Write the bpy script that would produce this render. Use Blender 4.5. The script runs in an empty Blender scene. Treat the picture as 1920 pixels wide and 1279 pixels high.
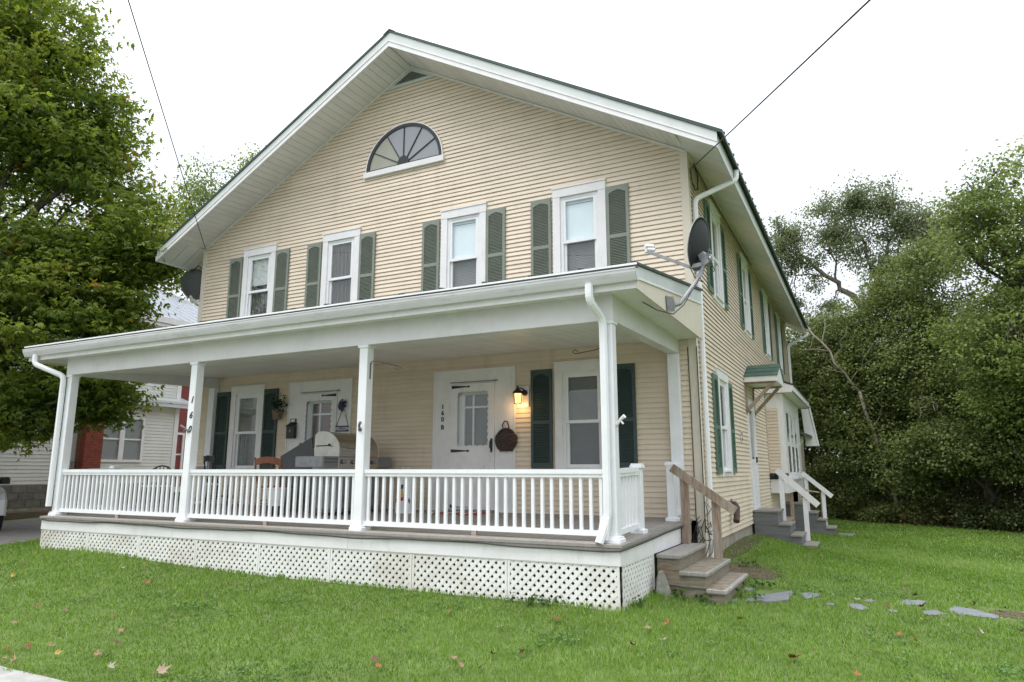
import bpy, math, random
import numpy as np
from mathutils import Vector, Matrix
R = math.radians
random.seed(7)
rng = np.random.default_rng(11)
C = bpy.context.scene.collection
S = bpy.context.scene

# ------------------------------------------------------------------ camera, sky, sun, exposure
cam = bpy.data.cameras.new("camera")
cam.lens = 24.267
cam.sensor_width = 36.0
cam.sensor_fit = 'HORIZONTAL'
cam.clip_start = 0.1
cam.clip_end = 2000
cam_o = bpy.data.objects.new("camera", cam)
C.objects.link(cam_o)
cam_o.location = (2.1797, -10.3567, 1.7764)
cam_o.rotation_euler = (R(90 + 10.5858), 0, R(26.9845))
S.camera = cam_o

SUN_EL, SUN_AZ = R(66), R(-28)          # azimuth measured from -y (the street) towards -x
sdir = Vector((-math.cos(SUN_EL) * math.sin(-SUN_AZ), -math.cos(SUN_EL) * math.cos(SUN_AZ), math.sin(SUN_EL)))
world = bpy.data.worlds.new("World")
S.world = world
world.use_nodes = True
wn, wl = world.node_tree.nodes, world.node_tree.links
wn.clear()
sky = wn.new("ShaderNodeTexSky")
sky.sky_type = 'NISHITA'
sky.sun_disc = False
sky.sun_elevation = SUN_EL
sky.sun_rotation = math.atan2(sdir.x, sdir.y)
sky.air_density = 1.0
sky.dust_density = 4.0
tc = wn.new("ShaderNodeTexCoord")
cl = wn.new("ShaderNodeTexNoise")
cl.inputs['Scale'].default_value = 2.2
cl.inputs['Detail'].default_value = 5
rampw = wn.new("ShaderNodeValToRGB")
rampw.color_ramp.elements[0].position = 0.3
rampw.color_ramp.elements[0].color = (11.6, 12.4, 13.5, 1)
rampw.color_ramp.elements[1].position = 0.7
rampw.color_ramp.elements[1].color = (14.4, 14.9, 15.6, 1)
mixw = wn.new("ShaderNodeMix")
mixw.data_type = 'RGBA'
mixw.inputs['Factor'].default_value = 0.93
bg = wn.new("ShaderNodeBackground")
bg.inputs['Strength'].default_value = 0.1
wo = wn.new("ShaderNodeOutputWorld")
wl.new(tc.outputs['Generated'], cl.inputs['Vector'])
wl.new(cl.outputs['Fac'], rampw.inputs['Fac'])
wl.new(sky.outputs['Color'], mixw.inputs['A'])
# overcast luminance: about a third as bright at the horizon as overhead
sx = wn.new("ShaderNodeSeparateXYZ")
mr_ = wn.new("ShaderNodeMapRange")
mr_.inputs['To Min'].default_value = 0.39
mr_.inputs['To Max'].default_value = 1.0
vm = wn.new("ShaderNodeVectorMath")
vm.operation = 'SCALE'
wl.new(tc.outputs['Generated'], sx.inputs['Vector'])
wl.new(sx.outputs['Z'], mr_.inputs['Value'])
wl.new(rampw.outputs['Color'], vm.inputs[0])
wl.new(mr_.outputs['Result'], vm.inputs['Scale'])
wl.new(vm.outputs['Vector'], mixw.inputs['B'])
wl.new(mixw.outputs['Result'], bg.inputs['Color'])
wl.new(bg.outputs['Background'], wo.inputs['Surface'])

sun = bpy.data.lights.new("sun", 'SUN')
sun.energy = 1.45
sun.angle = R(35)
sun.color = (1.0, 0.97, 0.93)
sun_o = bpy.data.objects.new("sun", sun)
C.objects.link(sun_o)
sun_o.location = (0, -20, 30)
sun_o.rotation_euler = sdir.to_track_quat('Z', 'Y').to_euler()

S.view_settings.view_transform = 'Standard'
S.view_settings.look = 'None'
S.view_settings.gamma = 1
S.view_settings.use_curve_mapping = False
S.view_settings.exposure = 0.75
S.cycles.use_denoising = True
try:
    S.cycles.denoising_prefilter = 'ACCURATE'
except Exception: pass
S.cycles.max_bounces = 8
S.cycles.diffuse_bounces = 4
S.cycles.transparent_max_bounces = 12

# ------------------------------------------------------------------ materials
def nt(m):
    m.use_nodes = True
    n, l = m.node_tree.nodes, m.node_tree.links
    return n, l, n['Principled BSDF']

def mk(name, col, rough=0.6, var=0.10, scale=5.0, detail=4, bump=0.0, bscale=60.0, metallic=0.0, rnd=0.0,
       stretch=(1, 1, 1), col2=None, thr=(0.35, 0.65), stain=None, spec=0.5, coat=0.0):
    """Principled paint / wood / stone: base colour varied by noise, by object and, if asked, by a stain with its own shape."""
    m = bpy.data.materials.new(name)
    n, l, b = nt(m)
    t = n.new("ShaderNodeTexCoord")
    mp = n.new("ShaderNodeMapping")
    mp.inputs['Scale'].default_value = stretch
    l.new(t.outputs['Object'], mp.inputs['Vector'])
    nz = n.new("ShaderNodeTexNoise")
    nz.inputs['Scale'].default_value = scale
    nz.inputs['Detail'].default_value = detail
    nz.inputs['Roughness'].default_value = 0.65
    l.new(mp.outputs['Vector'], nz.inputs['Vector'])
    rp = n.new("ShaderNodeValToRGB")
    c1 = [max(0, c * (1 - var)) for c in col]
    c2 = [min(1, c * (1 + var)) for c in col] if col2 is None else col2
    rp.color_ramp.elements[0].position, rp.color_ramp.elements[1].position = thr
    rp.color_ramp.elements[0].color = (*c1, 1)
    rp.color_ramp.elements[1].color = (*c2, 1)
    l.new(nz.outputs['Fac'], rp.inputs['Fac'])
    out = rp.outputs['Color']
    if rnd > 0:
        oi = n.new("ShaderNodeObjectInfo")
        mr = n.new("ShaderNodeMapRange")
        mr.inputs['To Min'].default_value = 1 - rnd
        mr.inputs['To Max'].default_value = 1 + rnd
        l.new(oi.outputs['Random'], mr.inputs['Value'])
        hs = n.new("ShaderNodeHueSaturation")
        l.new(mr.outputs['Result'], hs.inputs['Value'])
        l.new(out, hs.inputs['Color'])
        out = hs.outputs['Color']
    if stain is not None:
        scol, sscale, lo, hi, amt, sst = stain
        mp2 = n.new("ShaderNodeMapping")
        mp2.inputs['Scale'].default_value = sst
        l.new(t.outputs['Object'], mp2.inputs['Vector'])
        n2 = n.new("ShaderNodeTexNoise")
        n2.inputs['Scale'].default_value = sscale
        n2.inputs['Detail'].default_value = 6
        n2.inputs['Roughness'].default_value = 0.7
        l.new(mp2.outputs['Vector'], n2.inputs['Vector'])
        m2 = n.new("ShaderNodeMapRange")
        m2.inputs['From Min'].default_value = lo
        m2.inputs['From Max'].default_value = hi
        m2.inputs['To Max'].default_value = amt
        l.new(n2.outputs['Fac'], m2.inputs['Value'])
        mx = n.new("ShaderNodeMix")
        mx.data_type = 'RGBA'
        l.new(m2.outputs['Result'], mx.inputs['Factor'])
        l.new(out, mx.inputs['A'])
        mx.inputs['B'].default_value = (*scol, 1)
        out = mx.outputs['Result']
    l.new(out, b.inputs['Base Color'])
    b.inputs['Roughness'].default_value = rough
    b.inputs['Metallic'].default_value = metallic
    b.inputs['Specular IOR Level'].default_value = spec
    if coat: b.inputs['Coat Weight'].default_value = coat
    if bump > 0:
        nb = n.new("ShaderNodeTexNoise")
        nb.inputs['Scale'].default_value = bscale
        nb.inputs['Detail'].default_value = 4
        l.new(mp.outputs['Vector'], nb.inputs['Vector'])
        bp = n.new("ShaderNodeBump")
        bp.inputs['Strength'].default_value = bump
        bp.inputs['Distance'].default_value = 0.02
        l.new(nb.outputs['Fac'], bp.inputs['Height'])
        l.new(bp.outputs['Normal'], b.inputs['Normal'])
    return m

def glass_mat(name, tint=(0.96, 0.98, 0.98), refl=1.0):
    m = bpy.data.materials.new(name)
    n, l, b = nt(m)
    o = n['Material Output']
    n.remove(b)
    tr = n.new("ShaderNodeBsdfTransparent")
    tr.inputs['Color'].default_value = (*tint, 1)
    gl = n.new("ShaderNodeBsdfGlossy")
    gl.inputs['Roughness'].default_value = 0.02
    gl.inputs['Color'].default_value = (refl, refl, refl, 1)
    fr = n.new("ShaderNodeFresnel")
    fr.inputs['IOR'].default_value = 1.75      # two panes: about twice one sheet's reflection
    mx = n.new("ShaderNodeMixShader")
    ge = n.new("ShaderNodeNewGeometry")
    mt_ = n.new("ShaderNodeMath")
    mt_.operation = 'SUBTRACT'
    mt_.inputs[0].default_value = 1.0
    l.new(ge.outputs['Backfacing'], mt_.inputs[1])
    ml = n.new("ShaderNodeMath")
    ml.operation = 'MULTIPLY'
    l.new(fr.outputs['Fac'], ml.inputs[0])
    l.new(mt_.outputs['Value'], ml.inputs[1])
    l.new(ml.outputs['Value'], mx.inputs['Fac'])
    l.new(tr.outputs['BSDF'], mx.inputs[1])
    l.new(gl.outputs['BSDF'], mx.inputs[2])
    l.new(mx.outputs['Shader'], o.inputs['Surface'])
    return m

def leaf_mat(name, stops, transl=0.35):
    """stops: list of (pos, colour) read by the per-leaf 'tint' attribute."""
    m = bpy.data.materials.new(name)
    n, l, b = nt(m)
    o = n['Material Output']
    at = n.new("ShaderNodeAttribute")
    at.attribute_name = "tint"
    rp = n.new("ShaderNodeValToRGB")
    el = rp.color_ramp.elements
    while len(el) < len(stops): el.new(0.5)
    for e, (p, c) in zip(el, stops):
        e.position = p
        e.color = (*c, 1)
    l.new(at.outputs['Fac'], rp.inputs['Fac'])
    l.new(rp.outputs['Color'], b.inputs['Base Color'])
    b.inputs['Roughness'].default_value = 0.55
    b.inputs['Specular IOR Level'].default_value = 0.35
    tl = n.new("ShaderNodeBsdfTranslucent")
    hs = n.new("ShaderNodeHueSaturation")
    hs.inputs['Value'].default_value = 1.3
    hs.inputs['Saturation'].default_value = 1.1
    l.new(rp.outputs['Color'], hs.inputs['Color'])
    l.new(hs.outputs['Color'], tl.inputs['Color'])
    mx = n.new("ShaderNodeMixShader")
    mx.inputs['Fac'].default_value = transl
    l.new(b.outputs['BSDF'], mx.inputs[1])
    l.new(tl.outputs['BSDF'], mx.inputs[2])
    l.new(mx.outputs['Shader'], o.inputs['Surface'])
    return m

M = {}
M['siding'] = mk("siding_vinyl", (0.735, 0.62, 0.492), 0.5, 0.05, 1.3, stretch=(1, 1, 4), rnd=0.035, bump=0.05, bscale=25,
                 stain=((0.42, 0.36, 0.24), 1.6, 0.54, 0.82, 0.45, (1.5, 1.5, 0.3)))
M['siding_trim'] = mk("siding_corner_vinyl", (0.69, 0.62, 0.52), 0.5, 0.04, 2.0, stain=((0.40, 0.34, 0.25), 2.5, 0.6, 0.85, 0.3, (3, 3, .5)))
M['white'] = mk("white_paint", (0.80, 0.785, 0.79), 0.45, 0.04, 4.0, rnd=0.02, bump=0.04, bscale=40,
                stain=((0.45, 0.45, 0.40), 3.0, 0.55, 0.85, 0.5, (2, 2, .6)))
M['vinyl'] = mk("white_vinyl", (0.83, 0.84, 0.86), 0.35, 0.03, 5.0, stain=((0.5, 0.5, 0.47), 6.0, 0.58, 0.85, 0.4, (2, 2, .5)))
M['soffit'] = mk("soffit_vinyl", (0.77, 0.75, 0.725), 0.5, 0.05, 1.5, rnd=0.04, stain=((0.42, 0.42, 0.34), 2.0, 0.58, 0.85, 0.35, (1, 1, 1)))
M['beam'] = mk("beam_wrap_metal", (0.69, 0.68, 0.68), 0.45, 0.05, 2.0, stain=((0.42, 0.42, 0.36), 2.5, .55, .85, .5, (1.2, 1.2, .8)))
M['dish_sky_lit'] = mk("dish_sky_lit_grey", (0.10, 0.105, 0.115), 0.5, 0.1, 4.0)  # lighter copy of the dish grey, skylight on the bowl put into the colour
M['gutter'] = mk("gutter_metal", (0.66, 0.655, 0.66), 0.4, 0.06, 3.0, stretch=(.5, 1, 3), stain=((0.20, 0.20, 0.17), 5.0, 0.55, 0.8, 0.55, (.6, 2, 2.5)))
M['fascia'] = mk("fascia_metal", (0.60, 0.63, 0.62), 0.42, 0.05, 2.0, stain=((0.40, 0.42, 0.36), 3.0, 0.55, 0.85, 0.4, (1.5, 1.5, .4)))
M['roof'] = mk("green_metal_roof", (0.030, 0.055, 0.046), 0.4, 0.15, 4.0)
M['canopy_green'] = mk("canopy_green_metal", (0.075, 0.140, 0.108), 0.4, 0.15, 4.0, stain=((0.30, 0.30, 0.26), 5, .6, .85, .5, (1, 1, 1)))
M['shut_grey'] = mk("shutter_faded_green", (0.218, 0.245, 0.205), 0.55, 0.10, 3.0, rnd=0.05, stain=((0.33, 0.36, 0.33), 6, .6, .85, .4, (1, 1, .5)))
M['shut_green'] = mk("shutter_green", (0.12, 0.20, 0.158), 0.5, 0.08, 3.0, rnd=0.06)
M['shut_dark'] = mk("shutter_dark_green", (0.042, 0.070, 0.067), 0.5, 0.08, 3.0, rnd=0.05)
M['deck'] = mk("deck_grey_paint", (0.30, 0.275, 0.25), 0.6, 0.10, 3.0, rnd=0.07, stretch=(6, 1, 1), bump=0.1, bscale=30,
               stain=((0.40, 0.385, 0.36), 2.5, .5, .8, .5, (3, 1, 1)))
M['old_wood'] = mk("weathered_wood", (0.235, 0.205, 0.155), 0.75, 0.25, 4.0, stretch=(2, 2, 12), bump=0.25, bscale=20,
                   stain=((0.30, 0.13, 0.075), 2.2, .56, .70, .65, (1, 1, 2)), rnd=.06)
M['tread'] = mk("weathered_grey_tread", (0.33, 0.31, 0.285), 0.7, 0.15, 5.0, stretch=(8, 1, 1), bump=0.2, bscale=18, rnd=.05)
M['rail_wood'] = mk("brown_stained_wood", (0.27, 0.185, 0.125), 0.7, 0.35, 3.0, stretch=(10, 10, 1.2), bump=0.25, bscale=14,
                    stain=((0.42, 0.38, 0.33), 2.0, .42, .68, .85, (6, 6, 1)))
M['grey_steps'] = mk("grey_step_paint", (0.155, 0.16, 0.165), 0.65, 0.16, 4.0, stretch=(1, 8, 8), bump=0.15, bscale=14, rnd=.08,
                     stain=((0.22, 0.20, 0.165), 2.2, .5, .75, .6, (1, 1, 2)))
M['grey_tread'] = mk("grey_step_tread", (0.24, 0.225, 0.20), 0.7, 0.2, 4.0, stretch=(1, 6, 1), bump=0.2, bscale=16)
M['concrete'] = mk("foundation_concrete", (0.34, 0.31, 0.26), 0.85, 0.2, 4.0, bump=0.25, bscale=30, stain=((0.16, 0.15, 0.12), 1.6, .5, .75, .6, (3, 3, .6)))
M['walk'] = mk("sidewalk_concrete", (0.37, 0.365, 0.345), 0.85, 0.16, 5.0, bump=0.12, bscale=120)
M['asphalt'] = mk("driveway_asphalt", (0.13, 0.125, 0.12), 0.9, 0.25, 6.0, bump=0.3, bscale=90, stain=((0.20, 0.16, 0.11), 1.3, .5, .7, .6, (1, 1, 1)))
M['road'] = mk("street_asphalt", (0.13, 0.13, 0.13), 0.9, 0.15, 6.0, bump=0.3, bscale=90)
M['slate'] = mk("flagstone_slate", (0.185, 0.195, 0.215), 0.65, 0.16, 7.0, bump=0.2, bscale=25, rnd=.10)
M['rock'] = mk("grey_rock", (0.27, 0.265, 0.23), 0.85, 0.2, 9.0, bump=0.4, bscale=18, stain=((0.22, 0.25, 0.12), 6, .55, .75, .5, (1, 1, 1)))
M['black'] = mk("black_metal", (0.016, 0.016, 0.017), 0.4, 0.2, 8)
M['blackwood'] = mk("black_painted_wood", (0.020, 0.020, 0.021), 0.35, 0.2, 8)
M['dish'] = mk("dish_dark_grey", (0.022, 0.024, 0.026), 0.55, 0.12, 4.0, spec=.3)
M['galv'] = mk("galvanised_steel", (0.27, 0.275, 0.285), 0.45, 0.15, 12, metallic=0.4, bump=.05)
M['cable'] = mk("black_cable", (0.03, 0.03, 0.03), 0.5, 0.2, 8)
M['steel'] = mk("stainless_steel", (0.47, 0.44, 0.40), 0.25, 0.10, 3, metallic=0.95, stretch=(1, 1, 14), bump=.02)
M['steel_cap'] = mk("grill_end_cap", (0.60, 0.585, 0.53), 0.4, 0.12, 4, stain=((0.40, 0.33, 0.20), 3, .55, .8, .5, (1, 1, 1)))
M['grill_grey'] = mk("grill_grey_panel", (0.21, 0.215, 0.225), 0.45, 0.10, 4)
M['grill_dark'] = mk("grill_dark_panel", (0.10, 0.10, 0.105), 0.45, 0.10, 4)
M['board_grey'] = mk("dark_grey_board", (0.105, 0.107, 0.113), 0.6, 0.10, 3)
M['brownwood'] = mk("brown_varnished_wood", (0.23, 0.075, 0.03), 0.35, 0.25, 5, stretch=(6, 6, 1))
M['wicker'] = mk("dark_wicker", (0.085, 0.058, 0.048), 0.8, 0.35, 40, bump=.3, bscale=60)
M['iron'] = mk("grey_iron", (0.14, 0.13, 0.13), 0.6, 0.2, 10)
M['pipe'] = mk("rusty_pipe", (0.085, 0.05, 0.035), 0.7, 0.3, 12, bump=.2)
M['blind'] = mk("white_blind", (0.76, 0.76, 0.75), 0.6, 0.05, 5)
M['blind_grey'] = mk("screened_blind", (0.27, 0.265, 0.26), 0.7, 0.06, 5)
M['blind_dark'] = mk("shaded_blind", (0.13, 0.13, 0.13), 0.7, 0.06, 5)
M['shade_blue'] = mk("pale_roller_shade", (0.82, 0.88, 0.92), 0.6, 0.03, 3)
M['curtain'] = mk("dark_curtain", (0.13, 0.125, 0.115), 0.8, 0.2, 5, stretch=(8, 1, 1))
M['lace'] = mk("grey_lace_curtain", (0.15, 0.155, 0.16), 0.8, 0.2, 12)
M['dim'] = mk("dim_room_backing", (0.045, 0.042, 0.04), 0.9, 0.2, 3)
M['oldblind'] = mk("old_roller_blind", (0.13, 0.12, 0.095), 0.7, 0.15, 3)
M['reddoor'] = mk("inner_door_brown", (0.115, 0.05, 0.035), 0.6, 0.2, 3)
M['glass'] = glass_mat("window_glass")
M['far_glass'] = glass_mat("neighbour_window_glass", (0.8, 0.82, 0.84), .45)
M['screen'] = glass_mat("screened_glass", (0.55, 0.56, 0.58), .7)
M['fanglass'] = mk("frosted_fan_glass", (0.30, 0.31, 0.34), 0.18, 0.05, 2, spec=.6)
M['fanglass2'] = mk("frosted_fan_glass_warm", (0.34, 0.335, 0.27), 0.22, 0.06, 2, spec=.6)
M['brick'] = mk("red_painted_brick", (0.23, 0.05, 0.03), 0.8, 0.2, 10, bump=.2, rnd=.12)
M['mortar'] = mk("mortar", (0.25, 0.10, 0.075), 0.9, 0.15, 12)
M['nsiding'] = mk("neighbour_white_siding", (0.70, 0.70, 0.66), 0.55, 0.05, 1.5, rnd=.03, stain=((0.42, 0.42, 0.36), 1.5, .58, .85, .4, (1, 1, .4)))
M['nred'] = mk("neighbour_red_siding", (0.23, 0.035, 0.032), 0.55, 0.08, 2)
M['nroof'] = mk("neighbour_metal_roof", (0.46, 0.49, 0.53), 0.4, 0.08, 2, metallic=.3)
M['block'] = mk("concrete_block", (0.17, 0.16, 0.14), 0.9, 0.2, 6, bump=.3, rnd=.12)
M['timber'] = mk("dark_timber", (0.14, 0.105, 0.075), 0.85, 0.25, 3, stretch=(8, 1, 8), bump=.3, bscale=12)
M['carpaint'] = mk("silver_car_paint", (0.48, 0.49, 0.49), 0.3, 0.03, 2, metallic=.4, coat=.6)
M['rubber'] = mk("tyre_rubber", (0.022, 0.022, 0.022), 0.8, 0.15, 20)
M['bark'] = mk("grey_bark", (0.15, 0.125, 0.10), 0.9, 0.35, 6, stretch=(3, 3, .8), bump=.6, bscale=10)
M['bark_dark'] = mk("dark_bark", (0.075, 0.062, 0.05), 0.9, 0.35, 6, stretch=(3, 3, .8), bump=.6, bscale=10)
M['deadwood'] = mk("bare_dead_wood", (0.33, 0.29, 0.24), 0.85, 0.2, 5, bump=.3)
M['navy'] = mk("navy_sign_paint", (0.022, 0.026, 0.085), 0.5, 0.1, 8)
M['letter'] = mk("white_letter_paint", (0.75, 0.75, 0.75), 0.5, 0.03, 8)
M['terracotta'] = mk("tan_pot", (0.22, 0.16, 0.11), 0.8, 0.15, 10)
M['red'] = mk("red_cloth", (0.42, 0.06, 0.03), 0.8, 0.25, 12)
M['yellow'] = mk("yellow_cloth", (0.62, 0.40, 0.04), 0.8, 0.1, 12)
M['tan'] = mk("unpainted_wood_block", (0.42, 0.33, 0.25), 0.8, 0.2, 15, stain=((0.25, .13, .08), 20, .5, .7, .6, (1, 1, 1)))
M['soil'] = mk("bare_soil_litter", (0.10, 0.072, 0.048), 0.95, 0.35, 9, bump=.4)

# lattice: white vinyl with soil splash and green algae in patches
M['lattice'] = mk("lattice_vinyl", (0.80, 0.79, 0.76), 0.45, 0.04, 4, rnd=.02, stain=((0.42, 0.33, 0.24), 1.1, .48, .70, .55, (1, 1, 1.6)))

# ------------------------------------------------------------------ geometry helpers
class MB:
    def __init__(s): s.v, s.f = [], []
    def add(s, vs, fs):
        o = len(s.v)
        s.v += [tuple(v) for v in vs]
        s.f += [tuple(i + o for i in f) for f in fs]
        return s
    def box(s, x0, x1, y0, y1, z0, z1):
        return s.hexa([(x0, y0, z0), (x1, y0, z0), (x1, y1, z0), (x0, y1, z0), (x0, y0, z1), (x1, y0, z1), (x1, y1, z1), (x0, y1, z1)])
    def hexa(s, p):
        return s.add(p, [(3, 2, 1, 0), (4, 5, 6, 7), (0, 1, 5, 4), (1, 2, 6, 5), (2, 3, 7, 6), (3, 0, 4, 7)])
    def cbox(s, x0, x1, y0, y1, z0, z1, c=0.006):
        """box with chamfered vertical and top edges"""
        c = min(c, (x1 - x0) * .3, (y1 - y0) * .3, (z1 - z0) * .3)
        def ring(i, z): return [(x0 + i, y0 + i + 0, z), (x1 - i, y0 + i, z), (x1 - i, y1 - i, z), (x0 + i, y1 - i, z)]
        def oct_(i, z):
            return [(x0 + i + c, y0 + i, z), (x1 - i - c, y0 + i, z), (x1 - i, y0 + i + c, z), (x1 - i, y1 - i - c, z),
                    (x1 - i - c, y1 - i, z), (x0 + i + c, y1 - i, z), (x0 + i, y1 - i - c, z), (x0 + i, y0 + i + c, z)]
        v = oct_(0, z0) + oct_(0, z1 - c) + oct_(c, z1)
        f = [tuple(range(7, -1, -1)), tuple(range(16, 24))]
        for r in (0, 8):
            for i in range(8):
                j = (i + 1) % 8
                f.append((r + i, r + j, r + 8 + j, r + 8 + i))
        return s.add(v, f)
    def bar(s, p, q, w, h, up=(0, 0, 1)):
        p, q = Vector(p), Vector(q)
        d = (q - p).normalized()
        a = d.cross(Vector(up))
        if a.length < 1e-5: a = d.cross(Vector((0, 1, 0)))
        a.normalize()
        b = a.cross(d)
        a, b = a * w / 2, b * h / 2
        return s.hexa([p - a - b, p + a - b, q + a - b, q - a - b, p - a + b, p + a + b, q + a + b, q - a + b])
    def tube(s, pts, r, n=8, caps=True):
        pts = [Vector(p) for p in pts]
        rs = r if isinstance(r, (list, tuple)) else [r] * len(pts)
        o = len(s.v)
        prev = None
        for i, p in enumerate(pts):
            d = (pts[min(i + 1, len(pts) - 1)] - pts[max(i - 1, 0)]).normalized()
            if prev is None:
                a = d.cross(Vector((0, 0, 1)))
                if a.length < 0.1: a = d.cross(Vector((0, 1, 0)))
            else:
                a = prev - d * prev.dot(d)
            a.normalize()
            prev = a
            b = d.cross(a)
            for k in range(n):
                t = 2 * math.pi * k / n
                s.v.append(tuple(p + (a * math.cos(t) + b * math.sin(t)) * rs[i]))
        for i in range(len(pts) - 1):
            for k in range(n):
                j = (k + 1) % n
                s.f.append((o + i * n + k, o + i * n + j, o + (i + 1) * n + j, o + (i + 1) * n + k))
        if caps:
            s.f.append(tuple(o + k for k in range(n - 1, -1, -1)))
            s.f.append(tuple(o + (len(pts) - 1) * n + k for k in range(n)))
        return s
    def prism(s, poly, ext):
        """polygon (3-D points) extruded by a vector"""
        ext = Vector(ext)
        n = len(poly)
        v = [Vector(p) for p in poly] + [Vector(p) + ext for p in poly]
        f = [tuple(range(n - 1, -1, -1)), tuple(range(n, 2 * n))]
        for i in range(n):
            j = (i + 1) % n
            f.append((i, j, n + j, n + i))
        return s.add(v, f)
    def lathe(s, prof, c=(0, 0, 0), n=16, axis='z'):
        o = len(s.v)
        for r, h in prof:
            for k in range(n):
                t = 2 * math.pi * k / n
                a, b = r * math.cos(t), r * math.sin(t)
                p = {'z': (a, b, h), 'x': (h, a, b), 'y': (a, h, b)}[axis]
                s.v.append((c[0] + p[0], c[1] + p[1], c[2] + p[2]))
        for i in range(len(prof) - 1):
            for k in range(n):
                j = (k + 1) % n
                s.f.append((o + i * n + k, o + i * n + j, o + (i + 1) * n + j, o + (i + 1) * n + k))
        s.f.append(tuple(o + k for k in range(n - 1, -1, -1)))
        s.f.append(tuple(o + (len(prof) - 1) * n + k for k in range(n)))
        return s
    def xf(s, mat):
        s.v = [tuple(mat @ Vector(v)) for v in s.v]
        return s
    def mesh(s, name):
        me = bpy.data.meshes.new(name)
        me.from_pydata(s.v, [], s.f)
        me.update()
        return me
    def build(s, name, mat, parent=None, smooth=False, kind=None, loc=None):
        me = s.mesh(name)
        me.materials.append(mat)
        if smooth:
            me.shade_smooth() if hasattr(me, 'shade_smooth') else None
        return put(name, me, parent, kind, loc)

def put(name, me, parent=None, kind=None, loc=None, rot=None):
    o = bpy.data.objects.new(name, me)
    C.objects.link(o)
    if parent is not None: o.parent = parent
    if kind: o['kind'] = kind
    if loc is not None: o.location = loc
    if rot is not None: o.rotation_euler = rot
    return o

def tag(o, label, cat, group=None):
    o['label'] = label
    o['category'] = cat
    if group: o['group'] = group
    return o

def thing(name, label, cat, loc=(0, 0, 0), rotz=0, group=None):
    o = bpy.data.objects.new(name, None)
    C.objects.link(o)
    o.location = loc
    o.rotation_euler = (0, 0, rotz)
    o.empty_display_size = 0.2
    return tag(o, label, cat, group)

def flat_mesh(name, V, F, mat, tint=None):
    """big triangle/quad mesh from numpy arrays (F: (n,k))"""
    me = bpy.data.meshes.new(name)
    n, k = F.shape
    me.vertices.add(len(V))
    me.vertices.foreach_set("co", np.ascontiguousarray(V, dtype=np.float32).ravel())
    me.loops.add(n * k)
    me.loops.foreach_set("vertex_index", np.ascontiguousarray(F, dtype=np.int32).ravel())
    me.polygons.add(n)
    me.polygons.foreach_set("loop_start", np.arange(0, n * k, k, dtype=np.int32))
    me.polygons.foreach_set("loop_total", np.full(n, k, dtype=np.int32))
    me.update(calc_edges=True)
    me.materials.append(mat)
    if tint is not None:
        a = me.attributes.new("tint", 'FLOAT', 'POINT')
        a.data.foreach_set("value", np.ascontiguousarray(tint, dtype=np.float32))
    return me

# ------------------------------------------------------------------ terrain
CP = np.array([(-5,-6.7,.10),(0,-6.7,.06),(4,-6.7,.0),(8,-6.7,-.05),(2,-10.5,.05),(-6,-10.5,.1),(-12,-10.5,.2),(-10,-6.7,.22),(-16,-6.7,.25),(-22,-8,.25),
(-10.3,-3.4,.47),(-8.7,-3.4,.49),(-6.5,-3.4,.39),(-3.9,-3.4,.36),(-1.5,-3.4,.355),(-.2,-3.4,.355),(-.1,-2.2,.36),(.7,-1.9,.27),(.8,-.6,.33),(.3,1,.46),(.3,4,.5),(.1,7,.4),(1.1,4.6,.26),(1.4,6,.24),(1.2,9.5,.14),(1.6,12,.1),
(3,14,.1),(6,12,.1),(6,0,.1),(3.5,-.5,.14),(4,-3,.1),(0,15,.12),(9,16,0),(14,10,0),(14,-5,-.05),(0,26,.2),(-13,-3,.46),(-13,3,.5),(-17,-1,.47),(-18,2,.6),(-12,12,.5),(-30,10,.9),(-30,30,.8),(20,30,.1),(-30,-10,.3),(30,0,0),(10,40,.2),(-10,40,.5)], float)
def _tps(d2): return .5 * d2 * np.log(d2 + 1e-9)
_n = len(CP)
_K = _tps(((CP[:, None, :2] - CP[None, :, :2]) ** 2).sum(-1)) + np.eye(_n) * .3
_P = np.c_[np.ones(_n), CP[:, :2]]
_sol = np.linalg.solve(np.block([[_K, _P], [_P.T, np.zeros((3, 3))]]), np.r_[CP[:, 2], 0, 0, 0])
def TZ(x, y):
    x, y = np.asarray(x, float), np.asarray(y, float)
    r2 = np.maximum(1.0, np.hypot(x / 45, (y - 8) / 45))
    x, y = x / r2, 8 + (y - 8) / r2
    d2 = (x[..., None] - CP[:, 0]) ** 2 + (y[..., None] - CP[:, 1]) ** 2
    return _tps(d2) @ _sol[:_n] + _sol[_n] + _sol[_n + 1] * x + _sol[_n + 2] * y
def tz(x, y): return float(TZ(np.array(x), np.array(y)))

def sheet(name, xs, ys, dz, mat):
    X, Y = np.meshgrid(xs, ys)
    V = np.stack([X, Y, TZ(X, Y) + dz], -1).reshape(-1, 3)
    nx, ny = len(xs), len(ys)
    i = np.arange((nx - 1) * (ny - 1))
    a = (i // (nx - 1)) * nx + i % (nx - 1)
    F = np.stack([a, a + 1, a + nx + 1, a + nx], -1)
    me = flat_mesh(name, V, F, mat)
    me.shade_smooth()
    o = put(name, me, kind='structure')
    return o

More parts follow.
